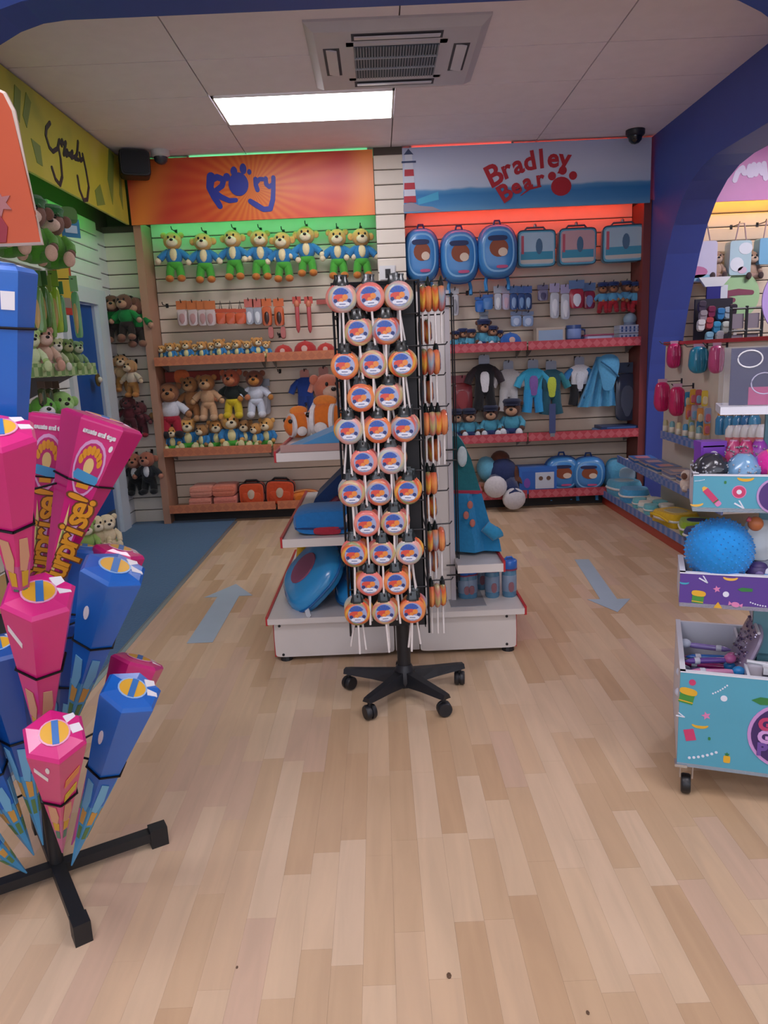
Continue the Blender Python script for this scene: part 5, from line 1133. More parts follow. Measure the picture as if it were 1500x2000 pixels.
lie('bright blue cushion on the base deck beside the printed one', 2.15, 6.22, .116, .24, .26, .11, '#4a9ccb', -.2, 'cushion', 'cushion', None, 3)
for i in range(6):
    lie(f'aqua and cream rolled sock pack, {ORD[i]} on the base deck of the side unit', 2.10+.12*(i % 2), 5.94-.13*(i//2), .116, .11, .12, .075, ('#6fbcc6', '#dcd8cc')[(i//2+i) % 2], random.uniform(-.4, .4), 'sock_pack', 'socks', None, 3).update_tag()
q = lie('yellow bag with clear window on the base deck of the side unit', 2.14, 5.30, .116, .24, .30, .10, '#d8b01e', .25, 'beach_bag', 'bag', '#b9b08c')
part('bag_handle', MB().tube([(-.13, -.10, .05), (-.17, -.05, .09), (-.17, .05, .09), (-.13, .10, .05)], .010, n=8), mat('#d8b01e', .5), q, True)
lie('lime green and navy folded item beside the yellow bag', 2.16, 4.98, .116, .22, .22, .10, '#8fb02c', -.3, 'folded_towel', 'towel', '#1f2f6a')
lie('navy folded towel on the base deck next to the trolley', 2.12, 4.74, .116, .24, .2, .10, '#26386e', .2, 'folded_towel', 'towel', '#c9b0a0')
for i, (y, W_, hx, pt) in enumerate(((6.28, .20, '#3f76b8', '#c77f86'), (6.02, .2, '#5a7fb4', '#d0b0a0'), (5.78, .2, '#3a6ea8', '#c98f86'), (5.5, .2, '#7f86a8', '#c8a8a0'), (5.22, .2, '#2f62a4', '#d2c0b4'), (4.95, .2, '#4a79b0', '#c07a78'), (4.7, .2, '#3a4f7c', '#b98f80'))):
    q = thing('sticker_book', f'flat printed activity pack, {ORD[i]} from the back on the middle side shelf', 'book', (2.235, y, .432), random.uniform(-.1, .1), 'activity packs on the side shelf')
    for k in range(3): part('book', MB().box((0, random.uniform(-.008, .008), .009+.016*k), (.19, .22, .014)), mat(('#c9c4c4', hx, '#b9a4a0')[k], .4), q)
    part('cover', MB().b2((-.094, -.108, .0485), (.094, .108, .0505)), mat(hx, .35, 'glossy'), q); part('cover_patch', MB().b2((-.06, -.07, .0505), (.05, .05, .0515)), mat(pt, .35), q)
q = thing('soft_toy', 'small white toy with brown patch lying on the middle side shelf', 'soft toy', (2.06, 4.92, .432))
part('body', MB().ell((0, 0, .05), (.05, .05, .05)).tube([(0, 0, .05), (-.04, -.05, .02)], .02), fab('#d8c8bc'), q, 'all'); part('head', MB().ell((-.01, -.01, .11), .04), fab('#d8c8bc'), q, 'all'); part('patch', MB().ell((-.03, -.025, .11), .024), fab('#6f4a3a'), q, 'all')
q = thing('feather_boa', 'pale pink fluffy toy on the middle side shelf end', 'soft toy', (2.04, 4.68, .432))
for k in range(5): part('tuft', MB().ell((.02*math.cos(k*1.9), .03*math.sin(k*1.9), .05+.03*k), .045), fab('#dba0b8'), q, 'all')
# hanging goods on the back panel
def bagrow(label, px, py, x, wpx, hpx, hx, name='gift_bag', cat='bag', grp=None, n_=3):
    p = onx(px, py, x); k = p.y/F*1.03; W_, H_ = wpx*k, hpx*k
    q = thing(name, label, cat, tuple(p), 0, grp)
    part('bag', MB().loft([(a+.02*W_*math.sin(9*b/H_), b) for a, b in sup(W_, H_, 3, 22)], [(.6, -.045), (.95, -.025), (1, 0), (.95, .025), (.6, .045)]), mat(hx, .3, 'glossy'), q, True)
    part('header', MB().plate(rect(W_*.6, H_*.14, (0, H_*.52)), .004, .008), mat('#c8a0b4', .4), q)
    for s in (-1, 0, 1): part('gather', MB().tube([(s*W_*.25, -.043, H_*.4), (s*W_*.28, -.05, 0), (s*W_*.2, -.043, -H_*.4)], .006, n=6), mat(hx, .25, 'glossy'), q)
    obj('hook', cmesh('hook', HOOK, [BLACK]), WG, (RF(2.335), p.y-5.4, p.z+H_*.5), (0, 0, -PI/2))
    return q
bagrow('magenta shiny bag hanging at the far top of the side panel', 1316, 695, 2.29, 24, 46, '#c0206a')
bagrow('teal shiny bag hanging under the red top rail', 1364, 703, 2.28, 34, 50, '#1f86a8')
bagrow('rose pink bag hanging between the teal bag and the clear box', 1399, 702, 2.27, 26, 52, '#c04a80')
bagrow('magenta ruffled bag sticking out past the far edge of the side panel', 1293, 775, 2.19, 28, 56, '#c41e62')
bagrow('magenta ruffled bag nearer the middle of the side panel', 1322, 784, 2.22, 28, 56, '#bf1e5c')
for i, (px, py, hx) in enumerate(((1343, 780, '#2f86b4'), (1353, 775, '#d0a030'), (1364, 776, '#b04a5a'), (1376, 778, '#d6b83a'), (1345, 805, '#d88a4a'), (1356, 806, '#b0a0b0'), (1367, 812, '#d8924a'), (1382, 812, '#8f9ab8'), (1350, 828, '#9fa87a'), (1366, 835, '#2f7fb0'), (1380, 835, '#d08a4a'))):
    p = onx(px, py, 2.27); q = thing('toy_packet', f'small bright toy packet in the cluster under the teal bag, {ORD[i]}', 'packet', tuple(p), 0, 'toy packets on the side panel')
    part('card', MB().plate(sup(.045, .11, 6, 14), .0, .006), mat(hx, .35, 'glossy'), q); part('blister', MB().loft(sup(.032, .06, 3, 12, (0, -.015)), [(1, .006), (.9, .02)]), mat(('#d8c8a0', '#c86a7a', '#7aa8c8')[i % 3], .3, 'glossy'), q, True)
for i in range(6):
    p = onx(1300+13*i, 828+2.5*i, 2.24); q = thing('pencil_case', f'pale tubular packet, {ORD[i]} along the small upper side shelf', 'packet', (2.24, p.y, .722), 0, 'tubular packets on the upper side shelf')
    part('tube', MB().lathe([(0, 0), (.02, 0), (.02, .10), (.012, .115), (0, .115)], 0, 10), mat(('#b9b48a', '#6fa0a8', '#c9b88a', '#4a8fb8')[i % 4], .4), q, True); part('label_band', MB().lathe([(.0205, .03), (.0212, .031), (.0212, .07), (.0205, .071)], 0, 10), mat('#d8d0c0', .4), q, True)
for i, (px, hx) in enumerate(((1408, '#3a86b8'), (1425, '#4a90bc'), (1442, '#3f8abc'), (1458, '#3a78b0'), (1474, '#4f9ac4'))):
    p = onx(px, 825, 2.24); q = thing('bubble_bottle', f'blue bubble bottle with amber top, {ORD[i]} of five behind the white tubs', 'bottle', (2.24, p.y, p.z-.08), 0, 'bubble bottles on the side unit')
    part('bottle', MB().lathe([(0, 0), (.03, 0), (.034, .01), (.034, .10), (.02, .125), (0, .125)], 0, 14), mat(hx, .15, 'glossy'), q, True); part('bottle_top', MB().lathe([(.02, .125), (.022, .13), (.022, .165), (0, .17)], 0, 12), mat('#c98a3a', .4), q, True)
for i, px in enumerate((1428, 1443, 1458, 1473, 1488)):
    p = onx(px, 855, 2.14); q = thing('candy_tub', f'white tub with pink label, {ORD[i]} of five by the trolley top', 'tub', (2.14, p.y, p.z-.075), 0, 'white tubs on the side unit')
    part('tub', MB().lathe([(0, 0), (.032, 0), (.034, .08), (0, .08)], 0, 14), mat('#d4767c', .4), q, True); part('white_lid', MB().lathe([(.035, .08), (.036, .085), (.034, .125), (.02, .15), (0, .152)], 0, 14), WHT, q, True)
part('shelf', MB().rings([[(RF(2.10), -1.15, zz), (RF(2.10), -.55, zz), (RF(2.338), -.55, zz), (RF(2.338), -1.15, zz)] for zz in (.735, .755)]), CRMW, WG)
# ================================================================== TROLLEY OF TOY BINS
TE, PU, WB = mat('#4f9db4', .45), mat('#54388c', .45), mat('#d6d9e2', .4)
t = thing('toy_trolley', 'teal and purple three tier trolley of open bins on castors', 'trolley', (.888, 2.115, 0), math.radians(-20)); TR = t
TW = .66
def deco(par, items, y, nm='printed_pattern'):
    mats = [mat(c, .45) for c in ('#c23a68', '#d9a82c', '#3f8a3a', '#d8dce8', '#d27fae', '#e0b04a', '#3aa0b8', '#2f7a3c')]
    for kind, x, z, s, c, rot in items:
        mb = MB(); R = lambda P: [(x+a*math.cos(rot)-b*math.sin(rot), z+a*math.sin(rot)+b*math.cos(rot)) for a, b in P]
        if kind == 'dot': mb.plate(R(circ(s, 16)), y, .0012, c)
        elif kind == 'donut': mb.plate(R(circ(s, 20)), y, .001, 4); mb.plate(R(circ(s*.86, 20)), y-.001, .0008, 0); mb.plate(R(circ(s*.36, 14)), y-.0018, .0008, 3)
        elif kind == 'pencil':
            mb.plate(R(rect(s*2, s*.7)), y, .0012, 0); mb.plate(R([(-s, -s*.35), (-s, s*.35), (-s*1.4, s*.15), (-s*1.4, -s*.15)]), y, .0012, 5); mb.plate(R(sup(s*.6, s*.7, 3, 12, (s*1.25, 0))), y, .0012, 4); mb.plate(R(rect(s*.12, s*.7, (s*.85, 0))), y-.0012, .0006, 7)
        elif kind == 'star': mb.plate(R(star(s)), y, .0012, c)
        elif kind == 'vee':
            mb.plate(R([(-s, s*.3), (-s*.8, s*.55), (s, -.5*s), (s*.85, -s*.75)]), y, .0012, 3); mb.plate(R([(-s*.2, s), (s*.1, s), (s*1.05, -s*.6), (s*.85, -s*.75)]), y, .0012, 3)
        elif kind == 'pot': mb.plate(R([(-s*.8, -s), (s*.8, -s), (s*.8, s*.3), (-s*.8, s*.3)]), y, .0012, 2); mb.plate(R(sup(s*2, s*.9, 2.6, 16, (0, s*.55))), y-.0012, .001, 1); mb.plate(R(rect(s*1.6, s*.12, (0, -s*.75))), y-.0012, .0006, 1)
        elif kind == 'arc': mb.plate(R([(s*math.cos(a), s*.5*math.sin(a)) for a in [PI+PI*i/10 for i in range(11)]]+[(s*.75*math.cos(a), s*.12*math.sin(a)) for a in [2*PI-PI*i/10 for i in range(11)]]), y, .0012, c)
        elif kind == 'dash':
            for i in range(7): mb.plate(R(circ(s*.11, 8, (s*(-1+i/3), s*.35*(i/6)**2+ (0 if i else 0)))), y, .0012, 3)
        elif kind == 'candy': mb.plate(R(sup(s*1.3, s*.9, 2.2, 14)), y, .0012, c); mb.plate(R([(-s*.5, 0), (-s*1.1, s*.4), (-s*1.1, -s*.35)]), y, .0012, c); mb.plate(R([(s*.5, 0), (s*1.1, s*.4), (s*1.1, -s*.35)]), y, .0012, c)
        elif kind == 'leaf': mb.plate(R([(-s, 0), (-s*.4, s*.3), (s, s*.22), (s, -s*.22), (-s*.4, -s*.3)]), y, .0012, 7)
        elif kind == 'gem': mb.plate(R(sup(s*1.1, s*1.5, 3, 12)), y, .0012, 7)
        elif kind == 'tri': mb.plate(R([(-s, -s*.6), (s, -s*.6), (0, s)]), y, .0012, c)
        elif kind == 'sq': mb.plate(R(rect(s*1.5, s*1.9)), y, .0012, c)
        elif kind == 'pine': mb.plate(R(sup(s*1.4, s*1.7, 5, 14)), y, .0012, 1); mb.plate(R(star(s*.55, .5, 5, (0, s*1.15))), y, .0012, 7)
        part(nm, mb, mats, par)
def bin_(nm, x0, y0, y1, z0, z1, fm, items, div=(.33, .66)):
    b = part(nm, MB().b2((x0, y0, z0), (TW, y0+.014, z1)), fm, TR)
    part('bin_walls', MB().b2((x0, y0+.014, z0), (x0+.014, y1, z1)).b2((TW-.014, y0+.014, z0), (TW, y1, z1)).b2((x0, y1-.014, z0), (TW, y1, z1)).b2((x0, y0, z0), (TW, y1, z0+.012)), WB, b)
    part('bin_rim', MB().b2((x0-.001, y0-.001, z1), (TW, y0+.015, z1+.004)).b2((x0-.001, y0, z1), (x0+.015, y1, z1+.004)), WB, b)
    for d in div: part('divider', MB().b2((d, y0+.014, z0), (d+.008, y1-.014, z1-.006)), WB, b)
    deco(b, items, y0)
    return b
bb = bin_('bottom_bin', 0, 0, .47, .105, .42, TE, [('dot', .035, .39, .010, 0, 0), ('pot', .022, .345, .026, 1, -.2), ('dash', .115, .372, .024, 3, .5), ('dot', .125, .348, .0095, 3, 0), ('leaf', .24, .352, .04, 7, 0),
    ('star', .078, .285, .014, 4, .3), ('arc', .062, .252, .024, 1, 0), ('sq', .034, .215, .020, 0, .25), ('gem', .09, .21, .007, 7, 0), ('vee', .004, .275, .012, 3, .4), ('dash', .075, .145, .04, 3, .2), ('pine', .142, .148, .014, 1, 0), ('candy', .42, .36, .02, 0, .3), ('star', .5, .3, .016, 1, 0), ('donut', .46, .16, .025, 0, 0)], (.19, .42))
bd = part('round_badge', MB().plate(circ(.106, 36, (.30, .245)), 0, .0025), mat('#c08fc8', .45), bb)
part('badge_centre', MB().plate(circ(.096, 36, (.30, .245)), -.0025, .001), mat('#3c2560', .45), bb)
for s_, z, c in (('Go', .278, '#b83a68'), ('Go', .237, '#c89ad4'), ('P', .196, '#6a4a98')): text('letter', s_, .054, mat(c, .45), bb, (.222, -.0045, z), (PI/2, 0, 0), .001, 'LEFT', .003)
mbn = bin_('middle_bin', -.012, 0, .20, .632, .735, PU, [('vee', .052, .718, .013, 3, 0), ('pot', .04, .665, .020, 1, -.1), ('star', .09, .692, .011, 4, .2), ('dot', .115, .678, .0085, 3, 0), ('arc', .125, .73, .02, 5, 0), ('tri', .095, .641, .012, 1, 0), ('candy', .142, .648, .017, 4, -.15), ('leaf', .165, .695, .02, 7, 0), ('dash', .2, .65, .02, 3, -.4), ('arc', .0, .708, .014, 6, 0), ('donut', .3, .68, .025, 0, 0), ('star', .4, .68, .02, 1, 0)], (.165, .4))
tbn = bin_('top_bin', .014, 0, .21, .925, 1.03, TE, [('pencil', .062, .972, .024, 0, -.85), ('donut', .135, .985, .019, 0, 0), ('gem', .098, 1.012, .006, 7, 0), ('arc', .15, 1.026, .022, 1, 0), ('arc', .025, .948, .018, 5, .1), ('vee', .137, .946, .014, 3, .0), ('dash', .03, 1.015, .012, 3, 0), ('star', .36, .97, .02, 4, 0), ('pot', .45, .97, .02, 1, 0)], (.12, .32))
part('round_badge', MB().plate(circ(.052, 28, (.232, .975)), 0, .0025), mat('#b48fc4', .45), tbn); part('badge_centre', MB().plate(circ(.046, 28, (.232, .975)), -.0025, .001), mat('#4a2f74', .45), tbn)
part('back_board', MB().b2((.22, .212, .42), (.60, .235, 1.20)), mat('#5f8f9a', .5), t)
part('back_board_foot', MB().b2((.24, .235, .30), (.58, .46, .42)), mat('#5f8f9a', .5), t)
for x, y in ((.03, .03), (.63, .03), (.03, .43), (.63, .43)):
    c = part('castor', MB().b2((-.022, -.022, .07), (.022, .022, .076)).rings([[(s*.02, -.02, .07), (s*.02, .02, .07), (s*.02, .012, .025), (s*.02, -.012, .025)] for s in (-1, -.8)]).rings([[(s*.02, -.02, .07), (s*.02, .02, .07), (s*.02, .012, .025), (s*.02, -.012, .025)] for s in (.8, 1)]), mat('#b9b4b0', .3, 'metal', .7), t, False, (x, y, .03))
    part('castor_wheel', MB().lathe([(0, -.014), (.028, -.014), (.031, -.009), (.031, .009), (.028, .014), (0, .014)], 0, 18, (0, 0, .001), 'X'), mat('#1b1b1d', .4), c, True)
part('corner_bracket', MB().b2((-.006, -.006, .103), (.03, .03, .112)), mat('#c8ccd0', .2, 'metal', .9), t)
# clear display box and round sign on top
MTR = Matrix.Translation((.888, 2.115, 0)) @ Matrix.Rotation(math.radians(-20), 4, 'Z')
def ontr(x, y, z): return tuple(MTR @ Vector((x, y, z)))
RZ = math.radians(-20)
q = thing('acrylic_display', 'clear acrylic display box with dark picture cards on the trolley', 'display box', ontr(.33, .14, 1.20), RZ)
part('white_base', MB().b2((-.25, -.09, .0), (.26, .09, .022)), WB, q)
part('clear_box', MB().b2((-.245, -.085, .022), (.26, -.082, .19)).b2((-.245, -.085, .022), (-.242, .085, .19)).b2((-.245, .082, .022), (.26, .085, .19)), CLR, q)
cardm = mat('#2b2750', .6)
cc = part('picture_card', MB().b2((-.225, -.045, .024), (-.06, -.04, .186)), cardm, q)
part('print_ring', MB().tube([(-.175+.032*math.cos(a*PI/10), -.047, .155+.024*math.sin(a*PI/10)) for a in range(21)], .0022, n=6), WHT, cc)
part('print_ring', MB().tube([(-.135+.034*math.cos(a*PI/10), -.047, .085+.03*math.sin(a*PI/10)) for a in range(21)], .0018, n=6), mat('#b9b4d0', .4), cc)
part('print_block', MB().b2((-.175, -.047, .024), (-.07, -.045, .075)), mat('#a83a70', .4), cc)
part('print_shape', MB().plate(sup(.04, .03, 2.3, 14, (-.10, .125)), -.045, .002), WHT, cc)
for xx, hx in ((.03, '#3a3440'), (.15, '#c9c4cc')):
    cc = part('picture_card', MB().b2((xx-.06, -.02, .024), (xx+.05, -.015, .17)), mat(hx, .35, 'glossy'), q)
    part('print_stripe', MB().rings([[(xx-.05, y, .10), (xx-.03, y, .10), (xx+.04, y, .16), (xx+.02, y, .16)] for y in (-.023, -.02)]), mat('#b8b0c4', .4), cc)
q = thing('round_sign', 'purple round sign with lilac border above the clear display box', 'sign', ontr(.315, .22, 1.52), RZ)
part('disc', MB().lathe([(0, -.006), (.118, -.006), (.118, .006), (0, .006)], 0, 40, (0, 0, 0), 'Y'), mat('#2f2a78', .4), q); part('border', MB().lathe([(.104, -.009), (.124, -.009), (.124, .009), (.104, .009)], 0, 40, (0, 0, 0), 'Y'), mat('#a78cc8', .4), q)
part('stem', MB().rings([[(x, y, z) for x, z in ((-.03, -.10), (.03, -.10), (.045, -.30), (-.045, -.30))] for y in (-.004, .004)]), mat('#9a84c4', .4), q)
# goods in the bins
q = thing('fuzzy_ball', 'large fuzzy bright blue ball sitting in the purple middle bin', 'ball', ontr(.098, .085, .79), RZ)
part('ball', MB().ell((0, 0, 0), .097, 0, 32, 20), mat('#1286d0', .9, 'fabric'), q, 'all')
mb = MB()
for i in range(420):
    z = 1-2*(i+.5)/420; a = i*2.39996; r = math.sqrt(1-z*z); d = Vector((r*math.cos(a), r*math.sin(a), z)); p = d*.096; e = d*.1015
    sd = d.cross(Vector((0, 0, 1))).normalized()*.004; s2 = d.cross(sd).normalized()*.004
    mb.add([p+sd, p-sd*.5+s2, p-sd*.5-s2, e], [(0, 1, 3), (1, 2, 3), (2, 0, 3)])
tag(part('fuzz', mb, mat('#1288d4', .9, 'fabric'), q), kind='stuff')
def pen(label, x, y, z, rz, c1, c2):
    q = thing('pen', label, 'pen', ontr(x, y, z), RZ+rz, 'glitter pens in the bottom bin')
    part('barrel', MB().lathe([(0, -.07), (.003, -.068), (.009, -.05), (.010, .04), (.008, .06), (0, .06)], 0, 12, (0, 0, 0), 'X'), mat(c1, .25, 'glossy'), q, True)
    part('topper', MB().ell((.075, 0, .004), (.02, .016, .016)), mat(c2, .3), q, 'all')
    part('grip_band', MB().lathe([(.0102, -.04), (.0115, -.038), (.0115, -.025), (.0102, -.023)], 0, 12, (0, 0, 0), 'X'), mat('#c8ccd8', .3), q, True)
PCOL = ('purple', 'magenta', 'blue', 'lilac', 'pink', 'violet'); PHX = ('#5a3a8c', '#a02a70', '#2a6ab8', '#8a78b8', '#c880a8', '#6a4a9c')
for i in range(12):
    pen(f'{PCOL[i % 6]} glitter pen, {ORD[i]} from the bottom of the heap in the lowest bin', .095+random.uniform(-.012, .012), .10+.055*(i % 5)+random.uniform(-.01, .01), .30+.009*i, random.uniform(-.35, .35)+(PI if i % 3 == 0 else 0), PHX[i % 6], ('#d0d8e8', '#2a86c8', '#c86aa0')[i % 3])
q = thing('pen_box', 'plain carton under the glitter pens in the lowest bin', 'box', ontr(.10, .23, .12), RZ); part('carton', MB().b2((-.08, -.2, 0), (.08, .2, .165)), mat('#4a4460', .6), q); part('carton_lid', MB().b2((-.08, -.2, .165), (.08, .2, .168)), mat('#3a3654', .6), q)
q = thing('glitter_pouch', 'lilac grey glitter pouch leaning in the lowest bin', 'pouch', ontr(.168, .24, .32), RZ); q.rotation_euler = (0, .35, RZ)
part('pouch', MB().rings([[(x, a*s, b*s+.10) for a, b in sup(.24, .22, 5, 22)] for x, s in ((-.012, .9), (-.004, 1), (.004, 1), (.012, .9))]), mat('#9a8ca4', .3, 'glossy'), q, True)
mb = MB()
for i in range(90): mb.ell((-.014, random.uniform(-.1, .1), random.uniform(.0, .2)), .0045, random.choice((0, 1)), 6, 4)
tag(part('sequins', mb, [mat('#c4b8cc', .15, 'metal', .8), mat('#6f6080', .2, 'metal', .6)], q), kind='stuff')
part('zip', MB().tube([(-.012, -.11, .205), (-.012, .11, .205)], .005, n=6), mat('#c8c4cc', .4), q)
q = thing('card_packet', 'clear packet with white edge in the centre of the lowest bin', 'packet', ontr(.24, .12, .30), RZ); part('packet', MB().loft(sup(.09, .16, 6, 18, (0, .05)), [(.9, -.008), (1, 0), (.9, .008)]), mat('#c8c0c8', .2, 'glossy'), q, True); part('white_edge', MB().tube([(-.045, -.008, .13), (.045, -.008, .12)], .006, n=6), WHT, q)
q = thing('note_pad', 'dark grey pad with white spine in the lowest bin', 'notebook', ontr(.32, .10, .30), RZ); part('pad', MB().b2((-.08, -.01, 0), (.08, .01, .115)), mat('#55525c', .5), q); part('spine', MB().b2((-.08, -.014, .10), (.08, .012, .12)), WHT, q)
q = thing('toy_egg', 'pink squishy toy under the blue ball in the middle bin', 'toy', ontr(.143, .04, .72), RZ); part('body', MB().ell((0, 0, 0), (.022, .022, .02)), mat('#c8247c', .4), q, 'all'); part('nub', MB().ell((0, -.012, .02), .008), mat('#d84a98', .4), q, 'all')
for i, (x, y, z, hx, lab) in enumerate(((.205, .06, .73, '#3a2a5c', 'dark purple round squishy toy in the middle bin'), (.235, .05, .715, '#3a86c8', 'blue and white squishy toy in the middle bin'), (.19, .12, .72, '#4a4c58', 'grey squishy toy at the back of the middle bin'))):
    q = thing('squishy_toy', lab, 'toy', ontr(x, y, z), RZ); part('body', MB().ell((0, 0, 0), (.034, .03, .032)), mat(hx, .5), q, 'all'); part('cap', MB().ell((0, 0, .022), (.024, .022, .014)), mat('#c8ccd8' if i == 1 else hx, .5), q, 'all'); part('face_spot', MB().ell((0, -.027, .004), (.012, .005, .01)), mat('#d8dce4' if i == 1 else '#6a5a8c', .5), q, 'all')
q = thing('hair_clip_bag', 'clear bag of white and amber trinkets hanging below the top bin', 'packet', ontr(.205, .10, .80), RZ); part('bag', MB().loft(sup(.085, .13, 4, 20, (0, .02)), [(.8, -.02), (1, 0), (.8, .02)]), mat('#aab4b8', .15, 'glossy'), q, True); part('amber_trinket', MB().ell((-.012, -.018, .075), (.022, .015, .022)), mat('#b86a3a', .4), q, 'all'); part('red_trinket', MB().tube([(-.035, -.018, .09), (.0, -.02, .07)], .008), mat('#b84a58', .4), q, True)
def crumple(label, x, y, z, W_, D_, H_, hx, kind='glossy', rough=.2, name='glitter_pouch', cat='pouch', tie='#9a9aa4'):
    q = thing(name, label, cat, ontr(x, y, z), RZ); R = []
    for f, s in ((0, .8), (.25, 1), (.55, .95), (.8, .7), (1, .35)):
        R.append([(W_/2*s*math.cos(a)*(1+.14*math.sin(5*a+f*9)), D_/2*s*math.sin(a)*(1+.14*math.cos(4*a+f*7)), H_*f) for a in [2*PI*k/24 for k in range(24)]])
    part('pouch', MB().rings(R), mat(hx, rough, kind), q, True); part('tie', MB().lathe([(W_*.18, H_*.93), (W_*.2, H_*.96), (W_*.18, H_*.99)], 0, 12), mat(tie, .3), q, True)
    mb = MB()
    for i in range(40):
        a = random.uniform(PI, 2*PI); f = random.uniform(.15, .8); mb.ell((W_/2*.98*math.cos(a), D_/2*.98*math.sin(a), H_*f), .003, 0, 6, 4)
    tag(part('sequins', mb, mat('#9a9ca4', .4, 'metal', .4), q), kind='stuff')
crumple('black glittery pouch at the left of the top bin', .065, .08, 1.0, .105, .11, .085, '#2b2c32')
crumple('blue silver glittery pouch in the middle of the top bin', .150, .07, 1.0, .10, .10, .085, '#6f9cc0')
q = thing('rainbow_ball', 'rainbow striped plush ball at the right of the top bin', 'ball', ontr(.225, .08, 1.05), RZ)
for i, hx in enumerate(('#8a2ab0', '#c81e8c', '#d8b02a', '#2f9a5a', '#1f6fb0')):
    a0, a1 = PI*i/5, PI*(i+1)/5
    part('stripe', MB().lathe([(.048*math.sin(a0+(a1-a0)*k/4), -.048*math.cos(a0+(a1-a0)*k/4)) for k in range(5)], 0, 18, (0, 0, 0), 'X'), fab(hx), q, True)
carton('purple gift box with white dot behind the black pouch', 0, 2.2, 0, .075, .05, .075, '#7a3ab0', '#7a3ab0').location = ontr(.065, .165, 1.035)
part('white_dot', MB().plate(circ(.014, 16, (0, .035)), -.027, .002), WHT, bpy.data.objects[[o.name for o in bpy.data.objects if o.name.startswith('gift_box')][-1]])
for i, (x, hx) in enumerate(((.13, '#c8487a'), (.165, '#d0407c'), (.2, '#b04ac0'))): crumple(f'{("rose","pink","violet")[i]} shiny sweet bag standing at the back of the top bin', x, .17, 1.03, .06, .05, .085, hx, name='sweet_bag', cat='bag', tie='#d8a0c0')
# ================================================================== ROOM BEYOND THE SIDE ARCH
t = thing('fascia_sign', 'pink fascia sign with white brush lettering beyond the side arch', 'sign', (3.9, 6.72, 2.85))
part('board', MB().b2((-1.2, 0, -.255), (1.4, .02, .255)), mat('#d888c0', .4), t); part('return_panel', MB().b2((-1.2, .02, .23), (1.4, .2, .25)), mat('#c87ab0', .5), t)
qq = lambda px, py: ((at(px, py, 6.72)-Vector((3.9, 6.72, 2.85)))[0], (at(px, py, 6.72)-Vector((3.9, 6.72, 2.85)))[2])
for pts in ([(1435, 352), (1440, 338), (1447, 330)], [(1450, 328), (1453, 338), (1461, 337), (1464, 325), (1464, 342)], [(1468, 342), (1472, 322), (1476, 340), (1482, 322), (1488, 338), (1492, 320), (1495, 348)]):
    part('letter', MB().stroke([qq(*p) for p in pts], .045, 0, .004), mat('#e8dcf0', .4), t)
strip('led_strip', 'warm yellow light strip under the pink sign beyond the arch', (2.72, 6.80, 2.64), (5.0, 6.82, 2.655), '#ffcc50', 18)
def rbag(label, px, py, W_, H_, hx, Y=6.78, name='gift_bag', strap='#b9a0a0', patch=None):
    p = at(px, py, Y); q = thing(name, label, 'bag', (p.x, Y, p.z-H_/2))
    part('bag', MB().loft(sup(W_, H_, 12, 24, (0, H_/2)), [(.97, -.05), (1, -.04), (1, .05), (.99, .06)]), mat(hx, .35, 'glossy'), q)
    part('handle', MB().tube([(-W_*.25, -.05, H_), (-W_*.12, -.05, H_+.14), (W_*.12, -.05, H_+.14), (W_*.25, -.05, H_)], .006, n=6), mat(strap, .5), q)
    for x, z, w_, h_, c in (patch or ()): part('printed_patch', MB().plate(circ(w_, 14, (x, z), h_), -.06, .003), mat(c, .4), q)
    obj('hook', cmesh('hook', HOOK, [BLACK]), wb, (p.x, 6.925, p.z+H_/2+.14))
    return q
rbag('pale lilac shoulder bag with pink wedge half hidden by the arch', 1366, 512, .26, .34, '#d6d0e2', patch=((-.05, .08, .10, .05, '#c87aa0'), (0, .03, .12, .03, '#8fc0d0')))
rbag('pale blue cloud print bag hanging beyond the arch', 1440, 505, .19, .29, '#b8d4da', patch=((.04, .22, .06, .05, '#e4e8ec'), (-.03, .09, .06, .06, '#e4e8ec'), (.02, .04, .04, .03, '#dcc0d0')))
rbag('light blue striped bag beside the purple round sign', 1492, 492, .14, .22, '#7fb8d8')
for px, lab in ((1396, 'brown toy dog hanging between the lilac and cloud print bags'), (1466, 'brown toy dog hanging right of the cloud print bag')):
    p = at(px, 515, 6.8); plush(lab, (p.x, 6.8, p.z-.14), .25, 'sit', fur='#9a7a66', muz='#d0b49c', shirt='#b89a84', pants='#a8887a', feet='#4a3a38', ear='low')
q = thing('display_header', 'white flared header holding a dark blue banner', 'display stand', tuple(at(1392, 553, 6.7)))
part('header', MB().plate([(-.13, .05), (.15, .05), (.08, -.03), (-.07, -.03)], .01, .03), mat('#e2e2e0', .4), q); part('banner', MB().b2((-.06, -.03, -.34), (.06, -.01, -.03)), mat('#2a2a7c', .45), q); part('post', MB().b2((.06, -.01, -.62), (.13, .02, -.02)), mat('#d8dce2', .4), q)
q = thing('round_sign', 'pale green round sign with maroon strokes beyond the arch', 'sign', tuple(at(1436, 578, 6.75)))
part('disc', MB().lathe([(0, -.008), (.21, -.008), (.21, .008), (0, .008)], 0, 36, (0, 0, 0), 'Y'), mat('#a9cf9a', .4), q)
for z, x0, x1 in ((.02, -.10, .14), (-.04, -.14, -.02)): part('brush_stroke', MB().stroke([(x0, z), ((x0+x1)/2, z+.012), (x1, z+.004)], [.05, .055, .04], -.008, .004), mat('#8a4a5c', .45), q)
q = thing('support_card', 'post of the green round sign', 'post', tuple(at(1436, 640, 6.85))); part('post', MB().b2((-.015, 0, -.25), (.015, .015, .25)), mat('#cfcac4', .5), q); part('foot', MB().b2((-.05, -.02, -.27), (.05, .03, -.25)), mat('#cfcac4', .5), q)
